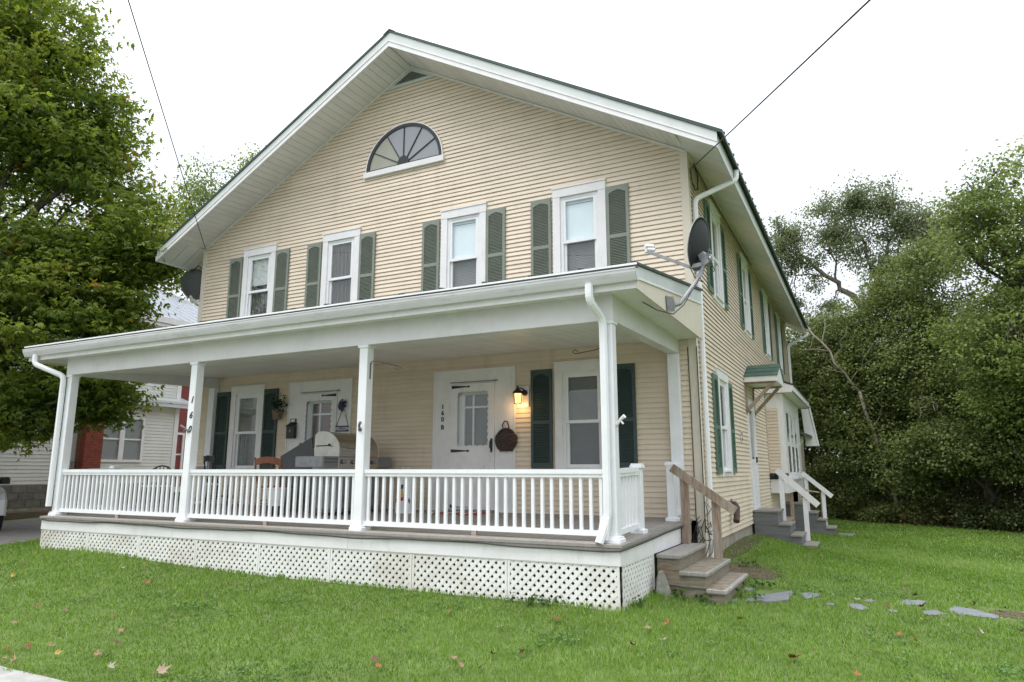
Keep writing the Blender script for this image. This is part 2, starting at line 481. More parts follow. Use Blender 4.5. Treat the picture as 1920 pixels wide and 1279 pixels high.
# ground under the grass: green-brown thatch, bare litter towards the wood
def ground_mat():
    m = bpy.data.materials.new("lawn_ground")
    n, l, b = nt(m)
    t = n.new("ShaderNodeTexCoord")
    nz = n.new("ShaderNodeTexNoise")
    nz.inputs['Scale'].default_value = 3
    nz.inputs['Detail'].default_value = 8
    l.new(t.outputs['Object'], nz.inputs['Vector'])
    rp = n.new("ShaderNodeValToRGB")
    rp.color_ramp.elements[0].position = .3
    rp.color_ramp.elements[0].color = (.075, .115, .024, 1)
    rp.color_ramp.elements[1].position = .7
    rp.color_ramp.elements[1].color = (.125, .185, .042, 1)
    l.new(nz.outputs['Fac'], rp.inputs['Fac'])
    l.new(rp.outputs['Color'], b.inputs['Base Color'])
    b.inputs['Roughness'].default_value = .9
    bp = n.new("ShaderNodeBump")
    bp.inputs['Strength'].default_value = .5
    nz2 = n.new("ShaderNodeTexNoise")
    nz2.inputs['Scale'].default_value = 60
    l.new(t.outputs['Object'], nz2.inputs['Vector'])
    l.new(nz2.outputs['Fac'], bp.inputs['Height'])
    l.new(bp.outputs['Normal'], b.inputs['Normal'])
    return m
M['ground'] = ground_mat()
near = np.r_[np.linspace(-400, -46, 12), np.linspace(-45, 45, 121), np.linspace(46, 400, 12)]
ground = sheet("ground", near, near + 8, 0.0, M['ground'])

# pavement and street along the front, driveway on the left
pave = sheet("sidewalk", np.linspace(-45, 45, 61), np.linspace(-8.6, -6.68, 6), 0.012, M['walk'])
sheet("street", np.linspace(-45, 45, 61), np.linspace(-22, -9.6, 8), 0.008, M['road'])
def driveway():
    ys = np.linspace(-6.68, 12, 40)
    V, F = [], []
    for y in ys:
        xr = -11.9 - 0.35 * math.sin(y * .5) - (0.6 if y > -1 else 0)
        for x in np.linspace(-17.2, xr, 8): V.append((x, y, tz(x, y) + .012))
    for i in range(len(ys) - 1):
        for k in range(7): F.append((i * 8 + k, i * 8 + k + 1, i * 8 + k + 9, i * 8 + k + 8))
    me = flat_mesh("driveway", np.array(V), np.array(F), M['asphalt'])
    return put("driveway", me, kind='structure')
driveway()
# leaf-littered bare soil under the wood beyond the lawn
def woodfloor():
    edge = [(-13, 15.8), (-6, 16.6), (0.2, 16.9), (2.2, 15.6), (3.2, 15.1), (4.5, 13.9), (5.9, 13.1), (8, 12.2), (13, 11), (24, 9)]
    V, F = [], []
    rows = [0, .4, 2, 6, 14, 30]
    for d in rows:
        for (x, y) in edge: V.append((x + d * .25, y + d, tz(x + d * .25, y + d) + .02))
    n = len(edge)
    for i in range(len(rows) - 1):
        for k in range(n - 1): F.append((i * n + k, i * n + k + 1, i * n + n + k + 1, i * n + n + k))
    put("woodland_floor", flat_mesh("woodland_floor", np.array(V), np.array(F), M['soil']), kind='structure')
woodfloor()

def patch_sheet(name, cx, cy, rx, ry, mat, dz, seed):
    r_ = random.Random(seed)
    n, rings = 28, 6
    V, F = [(cx, cy, tz(cx, cy) + dz)], []
    wob = [r_.uniform(.75, 1.2) for _ in range(n)]
    for k in range(1, rings + 1):
        for i in range(n):
            a = 2 * math.pi * i / n
            rr = k / rings * (wob[i] + wob[(i + 1) % n]) / 2
            x, y = cx + rx * rr * math.cos(a), cy + ry * rr * math.sin(a)
            V.append((x, y, tz(x, y) + dz))
    me = bpy.data.meshes.new(name)
    for i in range(n): F.append((0, 1 + i, 1 + (i + 1) % n))
    for k in range(rings - 1):
        for i in range(n): F.append((1 + k * n + i, 1 + (k + 1) * n + i, 1 + (k + 1) * n + (i + 1) % n, 1 + k * n + (i + 1) % n))
    me.from_pydata(V, [], F); me.update()
    me.materials.append(mat)
    put(name, me, kind='structure')
patch_sheet("bare_soil", 3.72, -.34, .45, .26, M['soil'], .006, 1)
patch_sheet("bare_soil", .58, .2, .38, .6, M['soil'], .006, 2)
patch_sheet("bare_soil", .16, 2.4, .16, 1.8, M['soil'], .006, 3)
# ------------------------------------------------------------------ THE HOUSE
house = thing("house", "large cream clapboard house with a full-width white front porch and green shutters", "house")
def H(mb, name, mat, parent=None, **k): return mb.build(name, mat, parent or house, **k)

RX, RZ = -5.351, 10.062
def roof_z(x): return 6.596 + .5810 * (.615 - x) if x >= RX else 6.596 + .5533 * (x + 11.615)
def wall_z(x): return 6.769 - .559 * x if x >= RX else 6.769 + .5295 * (x + 11)
def wall_x(z):
    """x extent of the gable wall at height z"""
    if z <= 6.769: return -11.0, 0.0
    return -11 + (z - 6.769) / .5295, -(z - 6.769) / .559
L = 14.3
CO = .0785
# openings in the front wall: (x0, x1, z0, z1)
WINX = [-9.685, -7.425, -4.556, -2.293]
CW, CH = .955, 1.78
holes_f = [(x + .05, x + CW - .05, 4.735 + .05, 6.47) for x in WINX]
holes_f += [(-9.75 + .05, -9.75 + CW - .05, 1.76, 3.45), (-2.295 + .05, -2.295 + CW - .05, 1.76, 3.45)]
holes_f += [(-8.05, -6.58, 1.0, 3.44), (-4.58, -3.08, 1.0, 3.44)]
SIDEW = [(1.55, 4.70), (4.93, 4.70), (8.47, 4.70), (11.55, 4.70), (1.44, 1.67)]
holes_s = [(y + .05, y + CW - .05, z + .05, z + CH - .05) for y, z in SIDEW] + [(4.65, 5.50, .95, 3.2)]

def segs(a, b, zc, holes):
    cuts = sorted((h[0], h[1]) for h in holes if h[2] < zc < h[3])
    out, x = [], a
    for c0, c1 in cuts:
        if c0 > x: out.append((x, c0))
        x = max(x, c1)
    if b > x: out.append((x, b))
    return out

def clapboards(parent, z0, z1, ext, holes, pt, mat, name="clapboard", gable=False, budget=10000):
    """one object per board; pt(u, out, z) maps wall coordinates to space; boards past the budget are joined"""
    n = int(round((z1 - z0) / CO))
    todo = []
    for i in range(n):
        za, zb = z0 + i * CO, z0 + (i + 1) * CO + .004
        jig = random.uniform(-.0012, .0012)
        ua, ub = ext(za + CO / 2)
        if ub - ua < .12: continue
        for s0, s1 in segs(ua, ub, za + CO / 2, holes):
            e0a, e1a, e0b, e1b = s0, s1, s0, s1
            if gable:
                la, lb = ext(za), ext(zb)
                if s0 == ua: e0a, e0b = la[0], lb[0]
                if s1 == ub: e1a, e1b = la[1], lb[1]
            o1, o0, lip = .0195 + jig, .003, .010
            # outer face, front lip, and a hollow behind the lip as on vinyl siding
            sec = [(o1 - .003, za), (o1, za), (o1 + .001, za + lip), (o0, zb), (-.01, zb), (-.01, za + .024), (o1 - .007, za + .024)]
            m_ = len(sec)
            tt = lambda zz: (zz - za) / (zb - za)
            # long runs have a lap seam: the second length sits a little proud of the first
            cuts = [(0.0, 0.0), (1.0, 0.0)]
            if s1 - s0 > 3.2:
                q = random.uniform(.25, .75)
                cuts = [(0.0, 0.0), (q, 0.0), (q + .0008, .0028), (1.0, .0028)]
            v = []
            for q, do in cuts:
                for o_, z_ in sec:
                    u0, u1 = e0a + (e0b - e0a) * tt(z_), e1a + (e1b - e1a) * tt(z_)
                    v.append(pt(u0 + (u1 - u0) * q, o_ + (do if o_ > .0025 else 0), z_))
            f = [(0, 6, 5, 4, 3, 2, 1), tuple(range((len(cuts) - 1) * m_, len(cuts) * m_))]
            for k in range(len(cuts) - 1):
                f += [(k * m_ + j, k * m_ + (j + 1) % m_, (k + 1) * m_ + (j + 1) % m_, (k + 1) * m_ + j) for j in range(m_)]
            todo.append((s0, v, f, s1 - s0))
    keep = sorted(range(len(todo)), key=lambda k: -todo[k][3] / (12 + todo[k][0]))[:budget]
    keep = set(keep)
    rest = MB()
    for k, (s0, v, f, w) in enumerate(todo):
        if k in keep: H(MB().add(v, f), name, mat, parent)
        else: rest.add(v, f)
    if rest.v: H(rest, "siding", mat, parent, kind='stuff')
    return len(keep)

front_pt = lambda u, o, z: (u, -o, z)
side_pt = lambda u, o, z: (o, u, z)
nf = clapboards(house, 1.06, 9.78, wall_x, holes_f, front_pt, M['siding'], gable=True, budget=215)
clapboards(house, .72, 6.80, lambda z: (.05, L), holes_s, side_pt, M['siding'], budget=298 - nf)
# plain left, rear walls and foundation
mb = MB()
mb.box(-10.99, -10.97, .02, L, .4, 6.75)
mb.prism([(-11, L, .3), (0, L, .3), (0, L, 6.77), (RX, L, 9.76), (-11, L, 6.77)], (0, .02, 0))
H(mb, "rear_wall", M['siding'])
mb = MB()
mb.box(-10.95, -.02, .02, L - .02, -.2, .71)
H(mb, "foundation", M['concrete'])
for x0 in (-.005, -11.004):
    mb = MB()
    if x0 > -1:
        mb.box(-.10, .022, -.024, -.001, .40, 6.765)
        mb.box(-.001, .022, -.001, .10, .40, 6.765)
    else:
        mb.box(-11.022, -10.90, -.024, -.001, .6, 6.765)
        mb.box(-11.022, -11.0, -.001, .10, .6, 6.765)
    H(mb, "corner_board", M['siding_trim'])
mb = MB()
mb.box(-.001, .022, L - .1, L + .02, .6, 6.7)
H(mb, "corner_board", M['siding_trim'])

# main roof: two slabs with raised ribs, rake boards, eave boards, soffit panels
OY, OX = -.756, .66
for sgn in (1, -1):
    xe = .70 if sgn > 0 else -11.70
    sl = .5810 if sgn > 0 else .5533
    ze = roof_z(xe)
    mb = MB()
    mb.prism([(xe, OY - .02, ze), (RX, OY - .02, RZ), (RX, OY - .02, RZ + .045), (xe, OY - .02, ze + .055)], (0, L + 1.55, 0))
    rf = H(mb, "roof", M['roof'])
    for y in np.arange(OY + .12, L + .7, .4):
        r_ = MB()
        r_.prism([(xe + .012 * sgn, y, ze + .050), (RX, y, RZ + .040), (RX, y, RZ + .07), (xe + .012 * sgn, y, ze + .08)], (0, .03, 0))
        H(r_, "roof_rib", M['roof'], rf)
mb = MB()
mb.prism([(RX - .14, OY - .03, RZ - .03), (RX, OY - .03, RZ + .065), (RX + .14, OY - .03, RZ - .03), (RX, OY - .03, RZ + .03)], (0, L + 1.57, 0))
H(mb, "ridge_cap", M['roof'])
for y0, dy, sg in ((OY, .02, 1), (L + .74, .02, 1)):
    for (xa, za, xb, zb) in ((.615, 6.596, RX, RZ), (-11.615, 6.596, RX, RZ)):
        mb = MB()
        mb.prism([(xa, y0, za - .002), (xb, y0, zb - .002), (xb, y0, zb - .20), (xa, y0, za - .165)], (0, dy, 0))
        H(mb, "rake_board", M['fascia'])
        mb = MB()
        mb.prism([(xa, y0 - .022, za - .150), (xb, y0 - .022, zb - .185), (xb, y0 - .022, zb - .305), (xa, y0 - .022, za - .25)], (0, .04, 0))
        mb.prism([(xa, y0 - .034, za - .148), (xb, y0 - .034, zb - .183), (xb, y0 - .034, zb - .205), (xa, y0 - .034, za - .168)], (0, .011, 0))
        H(mb, "rake_moulding", M['white'])
for xs in (1, -1):
    xe = .615 if xs > 0 else -11.615
    mb = MB()
    a, b = (xe - .02, xe) if xs > 0 else (xe, xe + .02)
    mb.box(a, b, OY + .022, L + .738, 6.345, 6.575)
    H(mb, "eave_board", M['fascia'])
# soffit panels: along both rakes, and under both eaves
def panel_quad(p, q, r, s, t=.012):
    p, q, r, s = map(Vector, (p, q, r, s))
    n = (q - p).cross(s - p).normalized()
    if n.z < 0: n = -n
    mb = MB()
    mb.prism([p, q, r, s], n * t)
    return mb
def rake_soffit(xa, xb, n, zf):
    for i in range(n):
        t0, t1 = i / n, (i + 1) / n - .05 / n
        x0, x1 = xa + (xb - xa) * t0, xa + (xb - xa) * t1
        mb = panel_quad((x0, OY + .022, zf(x0)), (x1, OY + .022, zf(x1)), (x1, -.0005, wall_z(x1)), (x0, -.0005, wall_z(x0)))
        H(mb, "soffit_panel", M['soffit'])
rake_soffit(-.005, RX, 42, lambda x: roof_z(x) - .25 - .055 * (-x / 5.351))
rake_soffit(-10.995, RX, 44, lambda x: roof_z(x) - .25 - .055 * ((x + 11) / 5.649))
for xs in (1, -1):
    n = 52
    xw, xe = (-.0, .594) if xs > 0 else (-11.0, -11.594)
    for i in range(n):
        y0, y1 = OY + .024 + (L + 1.49) * i / n, OY + .024 + (L + 1.49) * (i + .955) / n
        mb = panel_quad((xw, y0, 6.745), (xe, y0, 6.385), (xe, y1, 6.385), (xw, y1, 6.745))
        H(mb, "soffit_panel", M['soffit'])
# moulding where soffit meets the gable wall and the side wall
mb = MB()
mb.bar((-.0, -.022, 6.735), (RX, -.022, 9.735), .03, .03)
mb.bar((-11.0, -.022, 6.735), (RX, -.022, 9.735), .03, .03)
H(mb, "gable_moulding", M['soffit'])
mb = MB()
mb.box(.018, .05, .05, L, 6.66, 6.72)
H(mb, "frieze_board", M['siding_trim'])
# eave gutters and their downspouts
def gutter_profile(sx):
    return [(0, 0), (0, .11), (.015 * sx, .12), (.11 * sx, .12), (.118 * sx, .105), (.095 * sx, .06), (.07 * sx, .01), (.06 * sx, 0)]
def gutter(parent, p0, p1, out, lips=True):
    """open K-profile gutter between two points; 'out' is the outward unit vector"""
    p0, p1, out = Vector(p0), Vector(p1), Vector(out)
    prof = [(0, .115), (0, 0), (.065, 0), (.075, .018), (.095, .055), (.108, .085), (.112, .115), (.118, .118), (.118, .128), (.100, .128)]
    mb = MB()
    inner = [(a - .004 if i > 1 else a + .003, b + .004 if i < 9 else b - .004) for i, (a, b) in enumerate(prof)]
    loop = prof + inner[::-1]
    n = len(loop)
    for p in (p0, p1):
        mb.v += [tuple(p + out * a + Vector((0, 0, b))) for a, b in loop]
    for i in range(n):
        j = (i + 1) % n
        mb.f.append((i, j, n + j, n + i))
    m = len(prof)
    d = (p1 - p0).normalized() * .004
    for p, sgn in ((p0, 1), (p1, -1)):
        mb.prism([p + out * a + Vector((0, 0, b)) for a, b in prof[:9]], d * sgn)
    return H(mb, "gutter", M['gutter'], parent)
def spout(pts, w=.075, d=.055, mat=None, parent=None):
    """rectangular leader pipe along a polyline, corners rounded"""
    P = [Vector(p) for p in pts]
    out = [P[0]]
    for i in range(1, len(P) - 1):
        a, b = (P[i - 1] - P[i]), (P[i + 1] - P[i])
        r = min(.09, a.length * .45, b.length * .45)
        a, b = P[i] + a.normalized() * r, P[i] + b.normalized() * r
        for t in (0, .25, .5, .75, 1): out.append(a * (1 - t) ** 2 + P[i] * 2 * t * (1 - t) + b * t * t)
    out.append(P[-1])
    mb = MB()
    mb.tube(out, [w * .56] * len(out), 8)
    return H(mb, "downspout", mat or M['vinyl'], parent)
spout([(.655, .62, 6.54), (.655, .62, 6.38), (.07, .18, 6.00), (.07, .18, .62), (.09, .14, .50)])
spout([(-11.675, .3, 6.42), (-11.675, .25, 5.72), (-11.08, .06, 5.48), (-11.08, .05, .7)])
spout([(.675, L + .5, 6.40), (.675, L + .5, 6.30), (.08, L + .25, 5.95), (.08, L + .1, 5.7), (.08, L + .1, .4)])

# ------------------------------------------------------------------ windows, shutters
def frame(mb, x0, x1, z0, z1, w, y0, y1, wb=None, wt=None):
    wb, wt = wb or w, wt or w
    mb.box(x0, x0 + w, y0, y1, z0, z1)
    mb.box(x1 - w, x1, y0, y1, z0, z1)
    mb.box(x0 + w, x1 - w, y0 + .001, y1 - .001, z0, z0 + wb)
    mb.box(x0 + w, x1 - w, y0 + .001, y1 - .001, z1 - wt, z1)

def blind_mesh(w, z0, z1, pitch=.028):
    mb = MB()
    z = z1
    while z > z0:
        mb.add([(-w / 2, .013, z), (w / 2, .013, z), (w / 2, 0, z - pitch * .85), (-w / 2, 0, z - pitch * .85)], [(0, 1, 2, 3)])
        z -= pitch
    mb.add([(-w / 2, .016, z0 - .01), (w / 2, .016, z0 - .01), (w / 2, .016, z1 + .01), (-w / 2, .016, z1 + .01)], [(0, 1, 2, 3)])
    return mb
def curtain_mesh(w, z0, z1, folds=9, amp=.015):
    mb = MB()
    n = folds * 6
    for i in range(n + 1):
        x = -w / 2 + w * i / n
        y = amp * math.sin(i / 6 * 2 * math.pi) + amp * .5 * math.sin(i * 1.7)
        mb.v += [(x, y, z0), (x, y * .8, z1)]
        if i: mb.f.append((2 * i - 2, 2 * i, 2 * i + 1, 2 * i - 1))
    return mb

def window(parent, org, rz, upper, lower, sill=True, w=CW, h=CH, cas=.135, label=None):
    """double-hung window: casing (the part), two sashes, two panes, blind or curtain behind each"""
    T = Matrix.Translation(Vector(org)) @ Matrix.Rotation(rz, 4, 'Z')
    mb = MB()
    hw = w / 2
    mb.cbox(-hw, -hw + cas, -.045, .0, .0, h - .15, .004)
    mb.cbox(hw - cas, hw, -.045, .0, .0, h - .15, .004)
    mb.cbox(-hw - .004, hw + .004, -.05, .0, h - .15, h, .004)
    mb.box(-hw - .015, hw + .015, -.062, -.002, h + .0005, h + .022)
    mb.box(-hw + cas, hw - cas, -.03, .0, .0, .075)
    mb.box(-hw + cas - .004, hw - cas + .004, -.065, .06, .075, .10)
    a = hw - cas
    mb.box(-a - .003, -a + .05, -.018, .13, .1, h - .15)
    mb.box(a - .05, a + .003, -.018, .13, .1, h - .15)
    mb.box(-a + .05, a - .05, -.0175, .13, h - .20, h - .15)
    win = H(mb.xf(T), "window", M['white'], parent)
    if label: win['label'] = label
    sx, z0, z1 = a - .05, .1, h - .2
    zm = z0 + (z1 - z0) * .485
    for zz0, zz1, y, what in ((z0, zm + .02, .020, lower), (zm - .02, z1, -.013, upper)):
        mb = MB()
        frame(mb, -sx, sx, zz0, zz1, .042, y, y + .035, .05, .04)
        H(mb.xf(T), "sash", M['vinyl'], win)
        mb = MB()
        mb.box(-sx + .038, sx - .038, y + .015, y + .021, zz0 + .046, zz1 - .036)
        H(mb.xf(T), "pane", M['screen'] if what in ('screen',) else M['glass'], win)
        ww = 2 * sx - .02
        if what == 'shade':
            b = MB().box(-ww / 2, ww / 2, 0, .004, zz0, zz1 - .09); nm, mt = "roller_shade", M['shade_blue']
            b.box(-ww / 2, ww / 2, -.008, .006, zz1 - .08, zz1)
        elif what == 'screen':
            b = blind_mesh(ww, zz0, zz1); nm, mt = "blind", M['blind']
        elif what == 'blindf':
            b = blind_mesh(ww, zz0, zz1); nm, mt = "blind", M['blind']
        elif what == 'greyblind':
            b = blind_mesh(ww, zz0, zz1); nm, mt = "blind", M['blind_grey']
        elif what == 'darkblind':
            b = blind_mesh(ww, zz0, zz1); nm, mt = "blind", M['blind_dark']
        elif what == 'blind':
            b = blind_mesh(ww, zz0 + .18, zz1); nm, mt = "blind", M['blind']
        elif what == 'oldblind':
            b = MB().box(-ww / 2, ww / 2, 0, .004, zz0, zz1); nm, mt = "roller_blind", M['oldblind']
            b.box(-ww / 2, ww / 2, -.01, .0, zz1 - .22, zz1 - .205).box(-ww / 2, ww / 2, -.01, .0, zz1 - .42, zz1 - .405)
        elif what == 'lace':
            b = curtain_mesh(ww, zz0, zz1, 7, .02); nm, mt = "curtain", M['lace']
        elif what == 'dark':
            b = MB().box(-ww / 2, ww / 2, 0, .004, zz0, zz1); nm, mt = "curtain", M['dim']
        else:
            b = curtain_mesh(ww, zz0, zz1); nm, mt = "curtain", M['curtain']
        b.xf(Matrix.Translation((0, y + .06, 0)))
        H(b.xf(T), nm, mt, win)
    mb = MB().box(-a, a, .19, .2, .0, h - .1)
    H(mb.xf(T), "room_backing", M['dim'], win)
    return win

def shutter_meshes(h=1.61, w=.38):
    mb = MB()
    st = .048
    frame(mb, -w / 2, w / 2, 0, h, st, -.03, 0, .085, .075)
    zm = h * .46
    mb.box(-w / 2 + st, w / 2 - st, -.029, -.001, zm - .028, zm + .028)
    # arched head of the top panel
    n = 10
    x0, x1, zt = -w / 2 + st, w / 2 - st, h - .075
    for i in range(n):
        xa, xb = x0 + (x1 - x0) * i / n, x0 + (x1 - x0) * (i + 1) / n
        da = .05 * (1 - math.sin(math.pi * i / n)); db = .05 * (1 - math.sin(math.pi * (i + 1) / n))
        mb.prism([(xa, -.029, zt), (xb, -.029, zt), (xb, -.029, zt - db - .002), (xa, -.029, zt - da - .002)], (0, .02, 0))
    lv = MB()
    for za, zb in ((.085, zm - .028), (zm + .028, h - .075)):
        z = za
        while z < zb - .012:
            lv.hexa([(x0, -.026, z + .002), (x1, -.026, z + .002), (x1, -.006, z + .017), (x0, -.006, z + .017),
                     (x0, -.026, z + .007), (x1, -.026, z + .007), (x1, -.006, z + .022), (x0, -.006, z + .022)])
            z += .0265
    lv.box(x0, x1, -.005, -.001, .08, h - .07)
    return mb.mesh("shutter"), lv.mesh("louvers")
SH = {}
for key in ('shut_grey', 'shut_green', 'shut_dark'):
    a, b = shutter_meshes()
    a.materials.append(M[key]); b.materials.append(M[key])
    SH[key] = (a, b)
def shutter(org, rz, key, label):
    o = put("shutter", SH[key][0], house, loc=org, rot=(R(random.uniform(-.15, .15)), 0, rz))
    o['label'] = label
    put("louvers", SH[key][1], o, kind='stuff')

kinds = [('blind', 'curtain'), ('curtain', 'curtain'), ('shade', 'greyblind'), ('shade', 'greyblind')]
for x, (u, lo) in zip(WINX, kinds):
    window(house, (x + CW / 2, -.0, 4.735), 0, u, lo)
    for xs in (x - .22, x + CW + .20): shutter((xs, -.022, 4.775), 0, 'shut_grey', "faded grey green louvred shutter")
window(house, (-9.75 + CW / 2, 0, 1.715), 0, 'oldblind', 'lace')
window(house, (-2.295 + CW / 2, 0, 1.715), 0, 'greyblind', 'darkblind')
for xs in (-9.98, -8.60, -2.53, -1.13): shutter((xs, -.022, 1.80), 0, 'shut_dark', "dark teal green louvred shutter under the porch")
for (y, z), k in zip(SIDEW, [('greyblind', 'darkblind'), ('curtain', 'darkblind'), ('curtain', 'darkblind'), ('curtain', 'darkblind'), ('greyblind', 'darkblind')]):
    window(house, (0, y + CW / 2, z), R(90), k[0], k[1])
    for ys in (y - .225, y + CW + .205): shutter((.022, ys, z + .05), R(90), 'shut_green', "bright green louvred shutter on the side wall")

# fan window in the gable: white surround, black frame, six panes, muntins, hub, sill
FX, FZ, FR = -5.47, 7.66, .905
def arc_ring(r0, r1, y0, y1, n=28, a0=0, a1=math.pi):
    mb = MB()
    for i in range(n):
        t0, t1 = a0 + (a1 - a0) * i / n, a0 + (a1 - a0) * (i + 1) / n
        p = lambda r, t, y: (FX + r * math.cos(t), y, FZ + r * math.sin(t) * .955)
        mb.hexa([p(r0, t0, y0), p(r1, t0, y0), p(r1, t0, y1), p(r0, t0, y1), p(r0, t1, y0), p(r1, t1, y0), p(r1, t1, y1), p(r0, t1, y1)])
    return mb
fan = H(arc_ring(FR - .004, FR + .016, -.052, -.001), "fan_window", M['white'])
H(arc_ring(FR - .07, FR - .0055, -.048, -.002).box(FX - FR + .01, FX + FR - .01, -.0485, -.002, FZ, FZ + .03), "sash_frame", M['black'], fan)
for k in range(6):
    t0, t1 = math.pi * k / 6, math.pi * (k + 1) / 6
    mb = MB()
    pts = [(FX + .1 * math.cos(t0), -.026, FZ + .1 * math.sin(t0))] + [(FX + (FR - .05) * math.cos(t0 + (t1 - t0) * i / 6), -.026, FZ + (FR - .05) * .955 * math.sin(t0 + (t1 - t0) * i / 6)) for i in range(7)] + [(FX + .1 * math.cos(t1), -.026, FZ + .1 * math.sin(t1))]
    mb.prism(pts, (0, .004, 0))
    H(mb, "pane", M['fanglass2'] if k >= 4 else M['fanglass'], fan)
for k in range(1, 6):
    t = math.pi * k / 6
    mb = MB().bar((FX + .1 * math.cos(t), -.034, FZ + .1 * math.sin(t)), (FX + (FR - .05) * math.cos(t), -.034, FZ + (FR - .05) * .955 * math.sin(t)), .016, .022, up=(0, 1, 0))
    H(mb, "muntin", M['black'], fan)
mb = MB()
mb.prism([(FX + .14 * math.cos(math.pi * i / 12), -.05, FZ + .19 * math.sin(math.pi * i / 12)) for i in range(13)], (0, .02, 0))
H(mb, "hub", M['black'], fan)
H(MB().cbox(FX - FR - .05, FX + FR + .05, -.075, -.0, FZ - .115, FZ - .001, .005), "sill", M['white'], fan)

# louvred vent at the peak
vent = H(MB().prism([(RX, -.03, 9.735), (-6.02, -.03, 9.40), (-6.02, -.03, 9.37), (-4.69, -.03, 9.37), (-4.69, -.03, 9.40)], (0, .012, 0)), "gable_vent", M['fascia'])
H(MB().prism([(RX, -.032, 9.64), (-5.76, -.032, 9.435), (-4.95, -.032, 9.435)], (0, .003, 0)), "vent_opening", M['dim'], vent)
for i in range(7):
    z = 9.435 + i * .029
    w0, w1 = -5.76 + (z - 9.435) * 2.0, -4.95 - (z - 9.435) * 1.95
    H(MB().hexa([(w0, -.048, z), (w1, -.048, z), (w1, -.034, z + .006), (w0, -.034, z + .006), (w0, -.048, z + .004), (w1, -.048, z + .004), (w1, -.034, z + .010), (w0, -.034, z + .010)]), "slat", M['fascia'], vent)

# ------------------------------------------------------------------ porch
DX0, DX1, DY = -10.351, -.177, -3.259
DZ0, DZ1 = 1.015, 1.090
dz = lambda y: DZ0 + (DZ1 - DZ0) * (y - DY) / -DY
PXS = [-10.256, -7.046, -3.735, -.318]
PY = -3.06
bw = .0885
nb = int((DX1 - DX0) / bw)
bm = MB().hexa([(0, DY, DZ0 - .03), (bw - .006, DY, DZ0 - .03), (bw - .006, -.02, DZ1 - .03), (0, -.02, DZ1 - .03), (0, DY, DZ0), (bw - .006, DY, DZ0), (bw - .006, -.02, DZ1), (0, -.02, DZ1)]).mesh("deck_board")
bm.materials.append(M['deck'])
for i in range(nb + 1):
    o = put("deck_board", bm, house, loc=(min(DX0 + i * bw, DX1 - bw + .006), 0, random.uniform(-.0012, .0012)))
# nosing, skirt boards and floor edge
H(MB().box(DX0 - .02, DX1 + .02, DY - .022, DY - .001, DZ0 - .032, DZ0 - .002), "deck_nosing", M['deck'])
H(MB().hexa([(DX1 + .001, DY, DZ0 - .034), (DX1 + .021, DY, DZ0 - .034), (DX1 + .021, -.03, DZ1 - .034), (DX1 + .001, -.03, DZ1 - .034), (DX1 + .001, DY, DZ0 - .003), (DX1 + .021, DY, DZ0 - .003), (DX1 + .021, -.03, DZ1 - .003), (DX1 + .001, -.03, DZ1 - .003)]), "deck_nosing", M['deck'])
H(MB().box(DX0 - .012, DX1 + .012, DY - .012, DY + .02, DZ0 - .062, DZ0 - .0345), "deck_moulding", M['deck'])
H(MB().hexa([(DX1 - .02, DY + .021, DZ0 - .064), (DX1 + .012, DY + .021, DZ0 - .064), (DX1 + .012, -.03, DZ1 - .064), (DX1 - .02, -.03, DZ1 - .064), (DX1 - .02, DY + .021, DZ0 - .0355), (DX1 + .012, DY + .021, DZ0 - .0355), (DX1 + .012, -.03, DZ1 - .0355), (DX1 - .02, -.03, DZ1 - .0355)]), "deck_moulding", M['deck'])
xcuts = [DX0 + .005, -7.05, -3.76, DX1 - .001]
for a, b in zip(xcuts[:-1], xcuts[1:]):
    H(MB().box(a, b - .004, DY + .004, DY + .03, .800, DZ0 - .064), "skirt_board", M['white'])
H(MB().hexa([(DX1 - .026, DY + .031, .80), (DX1, DY + .004, .80), (DX1, -.04, .80), (DX1 - .026, -.04, .80), (DX1 - .026, DY + .031, DZ0 - .065), (DX1, DY + .004, DZ0 - .065), (DX1, -.04, DZ1 - .065), (DX1 - .026, -.04, DZ1 - .065)]), "skirt_board", M['white'])
H(MB().box(DX0 + .0, DX0 + .024, DY + .031, -.04, .80, DZ0 - .065), "skirt_board", M['white'])
H(MB().box(DX0 + .2, DX1 - .2, DY + .3, DY + .32, .2, .95), "crawl_space_backing", M['dim'])

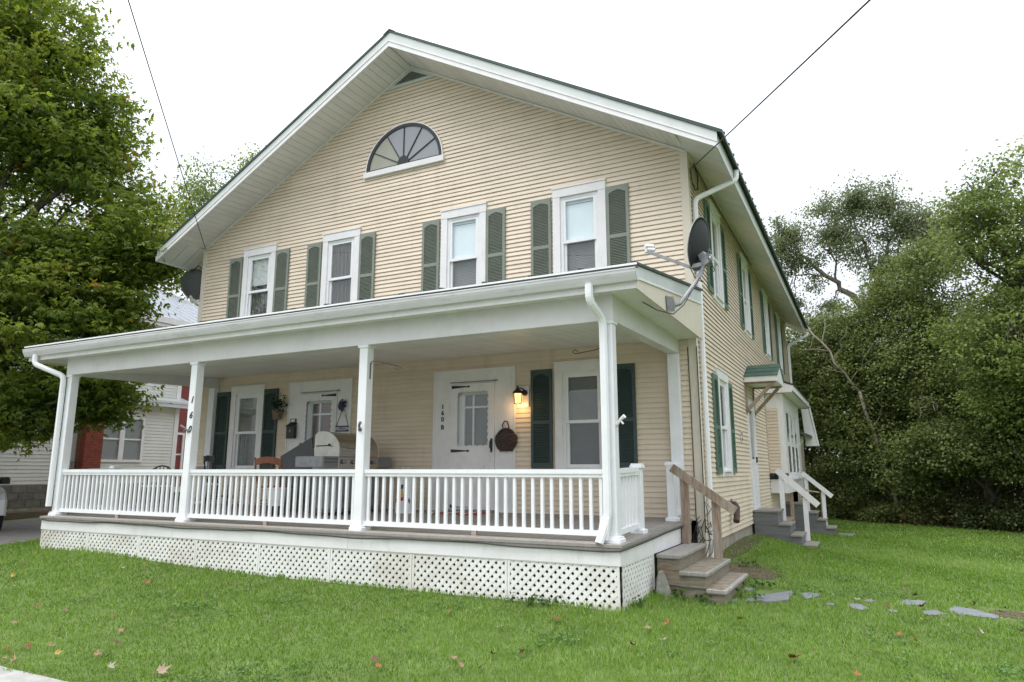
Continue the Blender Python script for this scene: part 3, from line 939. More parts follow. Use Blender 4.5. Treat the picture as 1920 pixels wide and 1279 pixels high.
# lattice panels, slat by slat
def clip_strip(w, h, c, sgn, half):
    """45-degree strip clipped to the rectangle 0..w, 0..h; strip: |x - sgn*z - c| < half*sqrt2"""
    poly = [(0., 0.), (w, 0.), (w, h), (0., h)]
    for side in (1, -1):
        lim = half * 1.41421
        out = []
        fn = lambda p: lim - side * (p[0] - sgn * p[1] - c)
        for i in range(len(poly)):
            a, b = poly[i], poly[(i + 1) % len(poly)]
            fa, fb = fn(a), fn(b)
            if fa >= 0: out.append(a)
            if (fa >= 0) != (fb >= 0):
                t = fa / (fa - fb)
                out.append((a[0] + (b[0] - a[0]) * t, a[1] + (b[1] - a[1]) * t))
        poly = out
        if len(poly) < 3: return None
    return poly
def lattice_panel(p0, p1, z0, z1, out, sp=.1):
    p0, p1, out = Vector(p0), Vector(p1), Vector(out)
    d = (p1 - p0); w = d.length; d.normalize()
    h = z1 - z0
    pt = lambda u, v, o: tuple(p0 + d * u + out * o + Vector((0, 0, z0 + v)))
    b = MB()
    t = .028
    for u0, u1, v0, v1 in ((0, t, 0, h), (w - t, w, 0, h)):
        b.hexa([pt(u0, v0, 0), pt(u1, v0, 0), pt(u1, v0, .012), pt(u0, v0, .012), pt(u0, v1, 0), pt(u1, v1, 0), pt(u1, v1, .012), pt(u0, v1, .012)])
    b.hexa([pt(t, h - .01, .0005), pt(w - t, h - .01, .0005), pt(w - t, h - .01, .0115), pt(t, h - .01, .0115), pt(t, h, .0005), pt(w - t, h, .0005), pt(w - t, h, .0115), pt(t, h, .0115)])
    pan = H(b, "lattice_panel", M['lattice'])
    for sgn, o0 in ((1, .001), (-1, -.0022)):
        cs = np.arange(-h if sgn > 0 else 0, w + (h if sgn < 0 else 0), sp)
        for c in cs:
            poly = clip_strip(w, h, c + .03, sgn, .0205)
            if not poly or len(poly) < 3: continue
            area = abs(sum(poly[i][0] * poly[(i + 1) % len(poly)][1] - poly[(i + 1) % len(poly)][0] * poly[i][1] for i in range(len(poly)))) / 2
            if area < .0006: continue
            mb = MB().prism([pt(u, v, o0) for u, v in poly], out * .006)
            H(mb, "slat", M['lattice'], pan)
lx = [DX0 + .02, -9.06, -7.80, -6.54, -5.30, -4.04, -2.78, -1.50, DX1 - .02]
for a, b in zip(lx[:-1], lx[1:]):
    zb = min(tz(a, -3.3), tz(b, -3.3)) - .06
    lattice_panel((a + .003, DY + .022, 0), (b - .003, DY + .022, 0), zb, .798, (0, -1, 0))
lattice_panel((DX1 - .012, DY + .05, 0), (DX1 - .012, -2.02, 0), .27, .798, (1, 0, 0))
lattice_panel((DX0 + .012, -.05, 0), (DX0 + .012, DY + .05, 0), .40, .798, (-1, 0, 0), sp=.14)

# posts, beams, ceiling
def post_mesh(hh):
    mb = MB()
    mb.cbox(-.068, .068, -.068, .068, 0, hh, .006)
    return mb
zbeam = 3.425
for x in PXS:
    p = H(post_mesh(zbeam - DZ0), "porch_post", M['vinyl'], loc=(x, PY, DZ0 - .0))
    H(MB().cbox(-.105, .105, -.105, .105, .0005, .05, .012).cbox(-.092, .092, -.092, .092, .0505, .066, .012), "post_base", M['vinyl'], p)
    H(MB().cbox(-.085, .085, -.085, .085, zbeam - DZ0 - .035, zbeam - DZ0 - .001, .004), "post_cap", M['vinyl'], p)
for x in (PXS[0], PXS[3]):
    H(MB().cbox(x - .085, x + .085, -.135, -.021, DZ1, 3.50, .005), "pilaster", M['vinyl'])
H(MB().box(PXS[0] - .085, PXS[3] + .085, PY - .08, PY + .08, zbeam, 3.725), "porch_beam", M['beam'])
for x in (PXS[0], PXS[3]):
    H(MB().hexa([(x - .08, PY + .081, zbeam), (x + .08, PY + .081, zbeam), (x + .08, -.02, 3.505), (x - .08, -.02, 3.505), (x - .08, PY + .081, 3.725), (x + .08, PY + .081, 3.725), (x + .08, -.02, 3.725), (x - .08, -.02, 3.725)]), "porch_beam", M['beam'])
cw = .17
n = int((PXS[3] - PXS[0] - .16) / cw)
cm = MB().hexa([(0, PY + .082, 3.50), (cw - .007, PY + .082, 3.50), (cw - .007, -.021, 3.735), (0, -.021, 3.735), (0, PY + .082, 3.51), (cw - .007, PY + .082, 3.51), (cw - .007, -.021, 3.745), (0, -.021, 3.745)]).mesh("ceiling_panel")
cm.materials.append(M['soffit'])
for i in range(n + 1):
    put("ceiling_panel", cm, house, loc=(PXS[0] + .081 + i * (PXS[3] - PXS[0] - .162 - cw) / n, 0, 0))
H(MB().box(PXS[0] + .08, PXS[3] - .08, PY + .0825, PY + .10, 3.425, 3.50), "ceiling_moulding", M['soffit'])
# box soffit outside the beams
GX0, GX1 = -11.147, .147
sm = MB().box(0, cw - .006, -3.37, PY - .081, 3.718, 3.728).mesh("porch_soffit_panel")
sm.materials.append(M['soffit'])
n = int((GX1 - GX0 - .06) / cw)
for i in range(n + 1):
    put("porch_soffit_panel", sm, house, loc=(GX0 + .02 + i * (GX1 - GX0 - .04 - cw) / n, 0, 0))
H(MB().box(PXS[3] + .081, .10, PY - .0805, -.03, 3.7185, 3.7285), "porch_soffit", M['soffit'])
H(MB().box(-11.10, PXS[0] - .081, PY - .0805, -.03, 3.7185, 3.7285), "porch_soffit", M['soffit'])
prz = lambda y: 3.938 + (y + 3.42) * .148
for x in (.10, -11.13):
    H(MB().prism([(x, -3.37, 3.690), (x, -.03, 3.690), (x, -.03, prz(-.03) - .20), (x, -3.37, prz(-3.37) - .14)], (.022, 0, 0)), "porch_gable_board", M['siding_trim'])
    xx = x + .012 if x > -1 else x - .004
    H(MB().prism([(xx, -3.40, prz(-3.40) - .006), (xx, .0 - .03, prz(-.03) - .006), (xx, -.03, prz(-.03) - .205), (xx, -3.40, prz(-3.40) - .15)], (.02, 0, 0)), "porch_rake_board", M['fascia'])
    H(MB().prism([(xx + .004, -3.40, prz(-3.40) - .128), (xx + .004, -.025, prz(-.025) - .183), (xx + .004, -.025, prz(-.025) - .21), (xx + .004, -3.40, prz(-3.40) - .155)], (.022, 0, 0)), "porch_rake_moulding", M['white'])
H(MB().box(GX0 + .03, GX1 - .03, -3.372, -3.352, 3.695, 3.885), "porch_fascia", M['white'])
mb = MB().prism([(GX0 - .01, -3.45, prz(-3.45)), (GX0 - .01, .0, prz(0)), (GX0 - .01, .0, prz(0) + .03), (GX0 - .01, -3.45, prz(-3.45) + .022)], (GX1 - GX0 + .02, 0, 0))
proof = H(mb, "porch_roof", M['roof'])
for x in np.arange(GX0 + .25, GX1, .61):
    H(MB().prism([(x, -3.44, prz(-3.44) + .02), (x, -.02, prz(-.02) + .028), (x, -.02, prz(-.02) + .05), (x, -3.44, prz(-3.44) + .042)], (.045, 0, 0)), "roof_rib", M['roof'], proof)
H(MB().box(GX0 - .006, GX1 + .006, -3.449, -3.41, prz(-3.45) - .034, prz(-3.45) - .006), 'gap_shade_strip', M['roof'])  # dark strip added to paint the shade of the gap above the gutter
H(MB().box(GX0 - .008, GX1 + .008, -3.456, -3.4505, prz(-3.45) - .004, prz(-3.45) + .019), 'drip_edge', M['white'])
gutter(house, (GX0, -3.373, 3.765), (GX1, -3.373, 3.765), (0, -1, 0))
spout([(-.40, -3.43, 3.78), (-.40, -3.43, 3.60), (-.335, -3.185, 3.43), (-.335, -3.185, 1.30), (-.36, -3.20, 1.22), (-.40, -3.29, 1.02)], .085)
spout([(-10.82, -3.43, 3.78), (-10.82, -3.43, 3.62), (-10.33, -3.185, 3.40), (-10.33, -3.185, 1.17)], .085)
H(MB().hexa([(-.44, -3.235, 1.06), (-.335, -3.235, 1.05), (-.335, -3.18, 1.05), (-.44, -3.18, 1.06), (-.40, -3.235, 1.28), (-.30, -3.235, 1.28), (-.30, -3.15, 1.28), (-.40, -3.15, 1.28)]), "spout_elbow", M['vinyl'])

# railings
balm = {}
def railing(p0, p1, n, stepped=True):
    p0, p1 = Vector(p0), Vector(p1)
    d = p1 - p0; Lr = d.length; d.normalize()
    ang = math.atan2(d.y, d.x)
    z0a, z0b = p0.z, p1.z
    mb = MB()
    up = Vector((0, 0, 1))
    top = H(MB().bar(p0 + up * .725, p1 + up * .725, .085, .05).bar(p0 + up * .68, p1 + up * .68, .06, .038), "porch_railing", M['vinyl'])
    H(MB().bar(p0 + up * .07, p1 + up * .07, .055, .058), "bottom_rail", M['vinyl'], top)
    if 'm' not in balm:
        balm['m'] = MB().cbox(-.0185, .0185, -.0185, .0185, 0, .563, .003).mesh("baluster")
        balm['m'].materials.append(M['vinyl'])
    for i in range(n):
        p = p0 + d * (Lr * (i + .5) / n)
        zz = z0a + (z0b - z0a) * (i + .5) / n
        put("baluster", balm['m'], top, loc=(p.x, p.y, zz + .0985), rot=(0, 0, ang + R(random.uniform(-1, 1))))
    return top
z_f = DZ0 + .02
for a, b in zip(PXS[:-1], PXS[1:]):
    railing((a + .07, PY, z_f), (b - .07, PY, z_f), 28)
for x, bs in ((PXS[3], 1), (PXS[0], -1)):
    NY1, NY2 = -2.12, -.52
    railing((x, PY + .07, z_f), (x, NY1 - .055, dz(NY1) + .02), 7)
    railing((x, NY2 + .055, dz(NY2) + .02), (x, -.137, dz(-.1) + .02), 2)
    for y in (NY1, NY2):
        p = H(MB().cbox(-.054, .054, -.054, .054, 0, .79, .005), "newel_post", M['vinyl'], loc=(x, y, dz(y)))
        H(MB().cbox(-.085, .085, -.085, .085, .0005, .05, .012), "post_base", M['vinyl'], p)
        H(MB().cbox(-.075, .075, -.075, .075, .7605, .79, .004).cbox(-.066, .066, -.066, .066, .7905, .812, .018), "post_cap", M['vinyl'], p)
for x in (-2.03, -5.39, -8.64):
    H(MB().box(x - .03, x + .03, PY - .025, PY + .025, DZ0, DZ0 + .06), "rail_block", M['tan'])
for x in (.3, ):
    pass

# ------------------------------------------------------------------ front doors
def strap(mb, x0, x1, z):
    """arrow-headed strap hinge between x0 and x1 (arrow at x1)"""
    d = 1 if x1 > x0 else -1
    mb.prism([(x0, -.052, z - .028), (x0, -.052, z + .028), (x1 - d * .05, -.052, z + .008), (x1 - d * .05, -.052, z - .008)], (0, .008, 0))
    mb.prism([(x1 - d * .055, -.0525, z - .024), (x1 - d * .045, -.0525, z + .0), (x1 - d * .055, -.0525, z + .024), (x1, -.0525, z)], (0, .008, 0))
def door(x0, x1, s0, s1, hinge_left, inner):
    zb, zt = 1.092, 3.485
    mb = MB()
    mb.box(x0, s0 - .004, -.03, .02, zb, zt)
    mb.box(s1 + .004, x1, -.03, .02, zb, zt)
    mb.box(s0 - .004, s1 + .004, -.0295, .02, 3.262, zt)
    frame(mb, x0 - .025, x1 + .025, zb - .002, zt + .022, .025, -.045, -.0, .001, .022)
    dr = H(mb, "door", M['white'])
    H(MB().box(s0 - .02, s1 + .02, -.10, -.02, zb - .001, zb + .03), "threshold", M['galv'], dr)
    za, z1 = 1.125, 3.255
    g0, g1, gz0, gz1 = s0 + .12, s1 - .10, 2.165, 3.135
    sl = MB()
    sl.box(s0, g0, -.045, -.008, za, z1).box(g1, s1, -.045, -.008, za, z1)
    sl.box(g0, g1, -.0445, -.0085, za, gz0).box(g0, g1, -.0445, -.0085, gz1, z1)
    # planks of the lower cross-buck panel
    w = s1 - s0
    for a, b in (((s0 + .06, 2.02), (s1 - .06, 2.02)), ((s0 + .06, 1.20), (s1 - .06, 1.20))):
        sl.bar((a[0], -.049, a[1]), (b[0], -.049, b[1]), .01, .07, up=(0, 0, 1))
    sl.bar((s0 + .08, -.0485, 1.25), (s1 - .08, -.0485, 1.98), .008, .06, up=(0, 0, 1))
    sl.bar((s0 + .08, -.0475, 1.98), (s1 - .08, -.0475, 1.25), .008, .06, up=(0, 0, 1))
    for xx in (s0 + .055, s1 - .055): sl.box(xx - .03, xx + .03, -.0495, -.044, 1.2, 2.1)
    slab = H(sl, "storm_door", M['white'], dr)
    # scalloped trim around the glass
    sc = MB()
    def scallop(p, q, inward, n):
        p, q = Vector(p), Vector(q)
        iv = Vector(inward)
        for i in range(n):
            a, b = p + (q - p) * i / n, p + (q - p) * (i + 1) / n
            m = (a + b) / 2
            arc = [a, a + iv * .012, a * .8 + b * .2 + iv * .026, m + iv * .032, a * .2 + b * .8 + iv * .026, b + iv * .012, b]
            sc.prism(arc, (0, .006, 0))
    y = -.0475
    scallop((g0, y, gz0), (g0, y, gz1), (1, 0, 0), 9)
    scallop((g1, y, gz0), (g1, y, gz1), (-1, 0, 0), 9)
    scallop((g0, y - .0005, gz1), (g1, y - .0005, gz1), (0, 0, -1), 6)
    scallop((g0, y - .0005, gz0), (g1, y - .0005, gz0), (0, 0, 1), 6)
    H(sc, "scalloped_trim", M['white'], dr)
    H(MB().box(g0 - .01, g1 + .01, -.03, -.024, gz0 - .01, gz1 + .01), "pane", M['glass'], dr)
    # inner door: rails, muntins, blind or dark panes
    inn = MB()
    i0, i1 = s0 + .05, s1 - .05
    a0, a1, b0, b1 = s0 + .24, s1 - .14, 2.17, 3.06
    inn.box(i0, a0, .03, .07, 1.12, 3.24).box(a1, i1, .03, .07, 1.12, 3.24)
    inn.box(a0, a1, .031, .069, 1.12, b0).box(a0, a1, .031, .069, b1, 3.24)
    xm, zm = a0 + (a1 - a0) * .36, b1 - .21
    inn.box(xm - .016, xm + .016, .033, .06, b0, b1).box(a0, a1, .0335, .0595, zm - .016, zm + .016)
    H(inn, "inner_door", M['white'], dr)
    if inner == 'blind':
        b = blind_mesh(a1 - a0, b0, b1, .026)
        b.xf(Matrix.Translation(((a0 + a1) / 2, .075, 0)))
        H(b, "blind", M['blind_grey'], dr)
    else:
        H(MB().box(a0, a1, .075, .08, b0, b1), "inner_panel", M['reddoor'], dr)
    H(MB().box(i0 - .05, i1 + .05, .10, .11, 1.1, 3.26), "hall_backing", M['dim'], dr)
    hi = (s0 + .02, s0 + .40) if hinge_left else (s1 - .02, s1 - .40)
    for z in (3.205, 2.10, 1.17):
        h_ = MB(); strap(h_, hi[0], hi[1], z)
        H(h_, "strap_hinge", M['black'], dr)
    xh = s1 - .05 if hinge_left else s0 + .05
    H(MB().box(xh - .018, xh + .018, -.055, -.045, 2.07, 2.30).tube([(xh, -.055, 2.27), (xh, -.10, 2.25), (xh, -.105, 2.15), (xh, -.06, 2.12)], .011, 6), "handle", M['black'], dr)
    H(MB().tube([(s0 + .0, -.06, 3.283), (s1 - .02 + .06, -.06, 3.283)], .009, 6).box(s1 - .01, s1 + .06, -.07, -.045, 3.27, 3.296), "closer", M['galv'], dr)
    return dr
door(-4.62, -3.04, -4.28, -3.41, True, 'blind')
door(-8.10, -6.53, -7.77, -6.86, False, 'panel')

# side door under the canopy
mb = MB()
frame(mb, 4.60, 5.55, .98, 3.22, .09, -.045, .02, .04, .1)
T90 = Matrix.Rotation(R(90), 4, 'Z')
sd = H(mb.xf(T90), "side_door", M['white'])
sl = MB()
frame(sl, 4.692, 5.458, 1.022, 3.118, .09, -.03, .01, .1, .1)
sl.box(4.78, 5.37, -.029, .009, 1.12, 1.9)
sl.box(4.78, 5.37, -.032, .012, 1.9, 2.0)
H(sl.xf(T90), "storm_door", M['white'], sd)
H(MB().box(4.78, 5.37, -.012, -.006, 2.0, 3.02).xf(T90), "pane", M['glass'], sd)
H(blind_mesh(.58, 2.0, 3.0).xf(Matrix.Translation((5.075, .03, 0))).xf(T90), "blind", M['blind_grey'], sd)
H(MB().box(4.69, 5.46, .07, .08, 1.0, 3.15).xf(T90), "hall_backing", M['dim'], sd)
H(MB().box(5.40, 5.43, -.06, -.03, 1.93, 2.05).xf(T90), "handle", M['black'], sd)
# canopy: small green gable roof on brackets
ry, cx = 5.07, .64
can = MB()
for ye in (4.44, 5.70):
    can.prism([(0.02, ye, 3.665), (0.02, ry, 3.955), (0.02, ry, 3.985), (0.02, ye, 3.69)], (cx + .02, 0, 0))
cano = H(can, "canopy", M['canopy_green'])
for ys in (4.62, 4.84, 5.3, 5.5):
    zz = 3.69 + (ys - 4.44) * .468 if ys < ry else 3.985 - (ys - ry) * .468
    H(MB().bar((.02, ys, zz + .006), (cx + .03, ys, zz + .006), .02, .02), "roof_rib", M['canopy_green'], cano)
fa = MB()
fa.box(.02, cx, 4.46, 4.48, 3.56, 3.668).box(.02, cx, 5.66, 5.68, 3.56, 3.668)
fa.prism([(cx, 4.48, 3.56), (cx, 5.66, 3.56), (cx, 5.66, 3.67), (cx, ry, 3.945), (cx, 4.48, 3.67)], (.02, 0, 0))
H(fa, "canopy_fascia", M['white'], cano)
H(MB().box(.02, cx - .002, 4.482, 5.658, 3.565, 3.575), "canopy_soffit", M['soffit'], cano)
for y in (4.55, 5.60):
    H(MB().bar((.03, y, 3.545), (cx - .02, y, 3.545), .05, .035, up=(0, 0, 1)).bar((.035, y, 2.98), (cx - .08, y, 3.53), .06, .075, up=(0, 1, 0)).bar((.03, y, 2.92), (.03, y, 3.53), .04, .05, up=(0, 1, 0)), "bracket", M['rail_wood'], cano)

# bay at the back of the side wall
BX = .42
by0, by1 = 7.68, 11.9
mb = MB()
mb.box(.02, BX, by0, by1, 1.23, 1.30)
mb.box(BX - .05, BX, by0, by0 + .27, 1.30, 3.62)
mb.box(BX - .05, BX - .001, by0 + .27, by1, 3.32, 3.62)
mb.box(BX - .05, BX - .001, by0 + .27, by1, 1.30, 1.60)
mb.box(BX - .05, BX, by1 - .6, by1, 1.60, 3.32)
mb.box(.02, BX - .05, by0, by0 + .03, 3.26, 3.62)
mb.box(BX - .13, BX - .05, by0 - .001, by0 + .03, 1.70, 3.26)
mb.box(.02, BX - .05, by0 + .0, by0 + .03, 1.30, 1.56)
mb.box(.02, BX - .05, by1 - .03, by1, 1.3, 3.62)
bay = H(mb, "bay", M['white'])
clapboards(bay, 1.70, 3.26, lambda z: (.02, BX - .13), [], lambda u, o, z: (u, by0 - o + .012, z), M['siding'])
H(MB().box(.02, BX + .02, by0 - .02, by0 - .001, 1.555, 1.70), "trim_band", M['dim'], bay)
for i in range(3):
    x = .09 + i * .115
    H(MB().lathe([(.02, 0), (.045, .03), (.05, .08), (.03, .10)], (x, by0 - .06, 1.575), 8), "corbel", M['black'], bay)
wy = by0 + .33
for i in range(3):
    y0 = wy + i * 1.0
    mb = MB()
    frame(mb, y0, y0 + .95, 1.60, 3.32, .07, -BX - .02, -BX + .03, .08, .08)
    frame(mb, y0 + .071, y0 + .879, 2.42, 3.24, .045, -BX - .014, -BX + .025)
    frame(mb, y0 + .071, y0 + .879, 1.68, 2.42, .045, -BX - .010, -BX + .035)
    w_ = H(mb.xf(T90), "window", M['white'], bay)
    for za, zb, mt in ((2.46, 3.2, 'glass'), (1.72, 2.38, 'glass')):
        H(MB().box(y0 + .12, y0 + .83, -BX - .006, -BX - .004, za, zb).xf(T90), "pane", M[mt], w_)
    H(MB().box(y0 + .07, y0 + .88, -BX + .10, -BX + .11, 1.65, 3.28).xf(T90), "room_backing", M['dim'] if i != 1 else M['curtain'], w_)
H(MB().box(BX - .02, BX + .07, by0 + .25, by1 - .5, 1.545, 1.597), "sill", M['white'], bay)
mb = MB().prism([(.02, by0 - .22, 4.04), (.72, by0 - .22, 3.79), (.72, by0 - .22, 3.82), (.02, by0 - .22, 4.07)], (0, 5.0, 0))
H(mb, "bay_roof", M['roof'], bay)
mb = MB()
mb.box(.68, .70, by0 - .20, by1 + .7, 3.63, 3.795)
mb.prism([(.02, by0 - .20, 3.63), (.68, by0 - .20, 3.63), (.68, by0 - .20, 3.79), (.02, by0 - .20, 4.03)], (0, .02, 0))
mb.box(.675, .72, by0 - .2, by1 + .7, 3.63, 3.66)
H(mb, "bay_fascia", M['white'], bay)
H(MB().box(.02, .679, by0 - .179, by1 + .68, 3.632, 3.644), "bay_soffit", M['soffit'], bay)
# rear addition with its sloping white rake, a little brown hood and a wall with one window
mb = MB()
mb.prism([(.44, 12.9, 3.64), (.64, 12.9, 3.64), (.66, 12.9, 3.5), (.84, 12.9, 2.50), (.50, 12.9, 2.50)], (0, .06, 0))
mb.prism([(.64, 12.88, 3.78), (.70, 12.88, 3.70), (.88, 12.88, 2.50), (.84, 12.88, 2.50)], (0, .09, 0))
rear = H(mb, "rear_addition", M['white'])
H(MB().prism([(.02, 12.2, 3.05), (.70, 12.2, 2.74), (.70, 12.2, 2.80), (.02, 12.2, 3.12)], (0, .9, 0)), "hood_roof", M['iron'], rear)
clapboards(rear, .9, 2.75, lambda z: (12.1, 15.0), [(12.45, 13.2, 1.5, 2.6)], lambda u, o, z: (.26 + o, u, z), M['siding'], budget=0)
mb = MB(); frame(mb, 12.4, 13.25, 1.4, 2.66, .09, -.30, -.2)
w_ = H(mb.xf(T90), "window", M['white'], rear)
H(MB().box(12.45, 13.2, -.24, -.23, 1.45, 2.6).xf(T90), "pane", M['glass'], w_)
H(blind_mesh(.75, 1.5, 2.58, .05).xf(Matrix.Translation((12.82, -.21, 0))).xf(T90), "blind", M['blind_grey'], w_)
H(MB().box(.02, .24, 12.0, 15.0, .2, 2.8).box(.02, .27, 12.0, 12.08, .3, 2.8), "wall", M['siding_trim'], rear)
H(MB().tube([(.40, 12.7, 2.80), (.42, 12.7, 2.66), (.34, 12.7, 2.56), (.28, 12.7, 2.50)], .035, 8), "downspout", M['vinyl'], rear)
H(MB().box(.30, .38, 9.0, 9.08, .3, 1.23).box(.05, .36, 7.75, 11.8, .55, .60), "bay_prop", M['tan'], bay)
# ------------------------------------------------------------------ porch steps and side steps
GP = "wooden steps"
st = thing("porch_steps", "three brown weathered wooden steps with one handrail at the right end of the porch", "steps", (-.15, -1.28, .30))
def S1(mb, name, mat): return mb.xf(Matrix.Translation((.15, 1.28, -.30))).build(name, mat, st)
sy0, sy1 = -2.0, -.55
def treadbox(x0, x1, z):
    mb = MB().cbox(x0, x1 + .03, sy0 - .03, sy1 + .01, z - .035, z, .006)
    for i in range(14):
        a = x0 + .012 + (x1 + .016 - x0 - .02) * i / 14
        mb.prism([(a, sy0 - .028, z - .035), (a + .024, sy0 - .028, z - .035), (a + .012, sy0 - .028, z - .048)], (0, .02, 0))
    return mb
tr = [(-.15, .11, .80), (.11, .41, .62), (.41, .62, .445)]
for a, b, z in tr:
    S1(treadbox(a, b, z), "tread", M['tread'])
zbase = [.635, .46, .25]
for (a, b, z) in tr:
    S1(MB().box(a + .002, b, sy0 + .0, sy1, z - .035 - .14, z - .0355), "riser_box", M['old_wood'])
S1(MB().box(-.148, .408, sy0 + .003, sy1 - .003, .455, .622), "riser_box", M['old_wood'])
S1(MB().box(-.13, .60, sy0 + .02, sy1 - .01, .15, .45), "base_box", M['old_wood'])
for (x, zb, zt_) in ((-.11, .80, 1.70), (.30, .62, 1.37)):
    S1(MB().box(x - .05, x + .05, sy1 - .13, sy1 - .035, zb, zt_), "post", M['rail_wood'])
S1(MB().bar((-.26, sy1 - .145, 1.81), (.56, sy1 - .145, 1.24), .045, .115), "handrail", M['rail_wood'])

def side_steps(label, org, y0, y1, treads, zfloor, mats):
    t = thing("side_steps", label, "steps", (org[0], org[1], zfloor), group=GP)
    def B(mb, name, mat): return mb.xf(Matrix.Translation((-org[0], -org[1], -zfloor))).build(name, mat, t)
    for i, (x0, x1, z) in enumerate(treads):
        B(MB().cbox(x0 - .0, x1 + .03, y0 - .03, y1 + .02, z - .038, z, .006), "tread", M['grey_tread'])
        nz = treads[i + 1][2] if i + 1 < len(treads) else zfloor - .1
        B(MB().box(x1 - .03, x1, y0 + .021, y1 - .021, nz + .0005, z - .0385), "riser", M['grey_steps'])
    # side boards: three planks each side, stepped under the treads
    for yy in (y0, y1 - .02):
        z = zfloor - .12
        tops = sorted({zz for _, _, zz in treads})
        for k, top in enumerate(tops):
            xr = max(x1 for x0, x1, zz in treads if zz >= top)
            B(MB().box(treads[0][0], xr - .002, yy, yy + .02, z, top - .0385), "plank", M['grey_steps'])
            z = top - .035
    return t, B
t1, B1 = side_steps("grey painted side steps below the small green gabled canopy", (.5, 5.05), 4.60, 5.50,
                    [(.03, .48, .985), (.48, .69, .735), (.69, .89, .53), (.89, 1.13, .345)], .24, None)
for x, z0, z1 in ((.49, .985, 1.65), (.93, .53, 1.20)):
    B1(MB().box(x - .045, x + .045, 5.52, 5.60, z0 - .25, z1), "post", M['white'])
B1(MB().bar((.41, 5.505, 1.78), (1.18, 5.505, 1.06), .035, .12), "handrail", M['white'])
t2, B2 = side_steps("grey painted side steps farther back past the white bay", (.55, 9.7), 9.3, 10.2,
                    [(.10, .62, .935), (.62, .88, .72), (.88, 1.07, .55), (1.07, 1.28, .35)], .15, None)
for x, z0, z1 in ((.66, .72, 1.56), (1.05, .55, 1.24)):
    B2(MB().box(x - .045, x + .045, 9.75, 9.83, z0 - .2, z1), "post", M['white'])
B2(MB().bar((.58, 9.735, 1.70), (1.26, 9.735, 1.10), .035, .11), "handrail", M['white'])
B2(MB().box(.97, 1.02, 9.85, 9.90, .5, 1.2), "post", M['tan'])
B2(MB().bar((.5, 9.2, 1.30), (1.05, 9.9, 1.18), .03, .03), "grab_rail", M['tan'])

# ------------------------------------------------------------------ stones
def blob(rx, ry, rz, seed, sub=3, rough=.22, tilt=None):
    r_ = random.Random(seed)
    import bmesh
    bm = bmesh.new()
    bmesh.ops.create_icosphere(bm, subdivisions=sub, radius=1)
    ph = [(r_.uniform(-1, 1), r_.uniform(-1, 1), r_.uniform(-1, 1), r_.uniform(0, 6)) for _ in range(7)]
    for v in bm.verts:
        d = sum(math.sin(v.co.x * p[0] * 3.3 + v.co.y * p[1] * 3.3 + v.co.z * p[2] * 3.3 + p[3]) for p in ph) / 7
        v.co *= 1 + rough * d * 2
        v.co = Vector((v.co.x * rx, v.co.y * ry, v.co.z * rz))
        if tilt: v.co = tilt @ v.co
    me = bpy.data.meshes.new("rock")
    bm.to_mesh(me); bm.free()
    return me
rp_ = [(-.085, 0), (.095, 0), (.082, .08), (.06, .17), (.028, .27), (-.005, .325), (-.045, .30), (-.07, .22), (-.09, .10)]
rb = MB()
lay = [(.0, .92), (.02, 1.0), (.07, .97), (.10, .82)]
for yy, k in lay:
    for i, (x, z) in enumerate(rp_):
        rb.v.append((x * k + random.uniform(-.006, .006), yy + .10 * z + random.uniform(-.008, .008), z * (k * .3 + .7)))
for j in range(3):
    for i in range(9): rb.f.append((j * 9 + i, j * 9 + (i + 1) % 9, (j + 1) * 9 + (i + 1) % 9, (j + 1) * 9 + i))
rb.f.append(tuple(range(9))); rb.f.append(tuple(range(35, 26, -1)))
tag(rb.build("rock", M['rock'], loc=(-.02, -2.22, tz(0, -2.2) - .03), ), "grey mossy pointed stone slab leaning against the lattice beside the steps", "rock").rotation_euler = (0, 0, R(24))

FLAGS = [[(0.8, -1.62), (0.81, -1.0), (1.0, -0.75), (1.19, -0.64), (1.2, -1.35), (1.02, -1.54)], [(1.28, -0.76), (1.45, -0.57), (1.51, -0.8), (1.38, -1.06)], [(1.58, -1.16), (1.63, -1.06), (1.71, -1.1), (1.67, -1.2)], [(1.82, -0.96), (1.92, -0.83), (2.04, -1.12), (1.97, -1.24), (1.87, -1.18)], [(1.99, -0.63), (2.07, -0.47), (2.12, -0.6), (2.04, -0.72)], [(2.35, -0.48), (2.46, -0.21), (2.65, -0.22), (2.6, -0.47), (2.46, -0.53)], [(2.21, -0.99), (2.27, -0.92), (2.34, -1.03), (2.28, -1.12)], [(2.56, -0.8), (2.71, -0.63), (2.82, -0.83), (2.63, -1.02)], [(2.86, -0.41), (2.96, -0.22), (3.13, -0.33), (3.31, -0.56), (3.26, -0.75), (3.03, -0.7), (2.86, -0.62)], [(0.66, -1.08), (0.67, -0.9), (0.77, -0.89), (0.77, -1.07)], [(0.6, -1.8), (0.62, -1.63), (0.69, -1.63), (0.68, -1.8)], [(1.26, 9.6), (1.66, 9.7), (1.7, 10.7), (1.3, 10.6)]]
FLAB = ["largest slate flagstone, at the foot of the brown porch steps", "second flagstone out from the porch steps, half sunk in grass", "thin sliver of flagstone between the second and fourth stones", "pointed flagstone in the middle of the grass path with a leaf on it",
        "small flagstone nearly covered by grass behind the pointed one", "broad flagstone on the far side of the path with brown leaves on it", "narrow flagstone sliver on the near side of the path", "flat flagstone on the near side just before the long one", "long flagstone at the right end of the path by the bare soil",
        "small pale stone against the side of the bottom porch step", "small stone at the front corner of the bottom porch step", "flat stone in front of the farther grey side steps"]
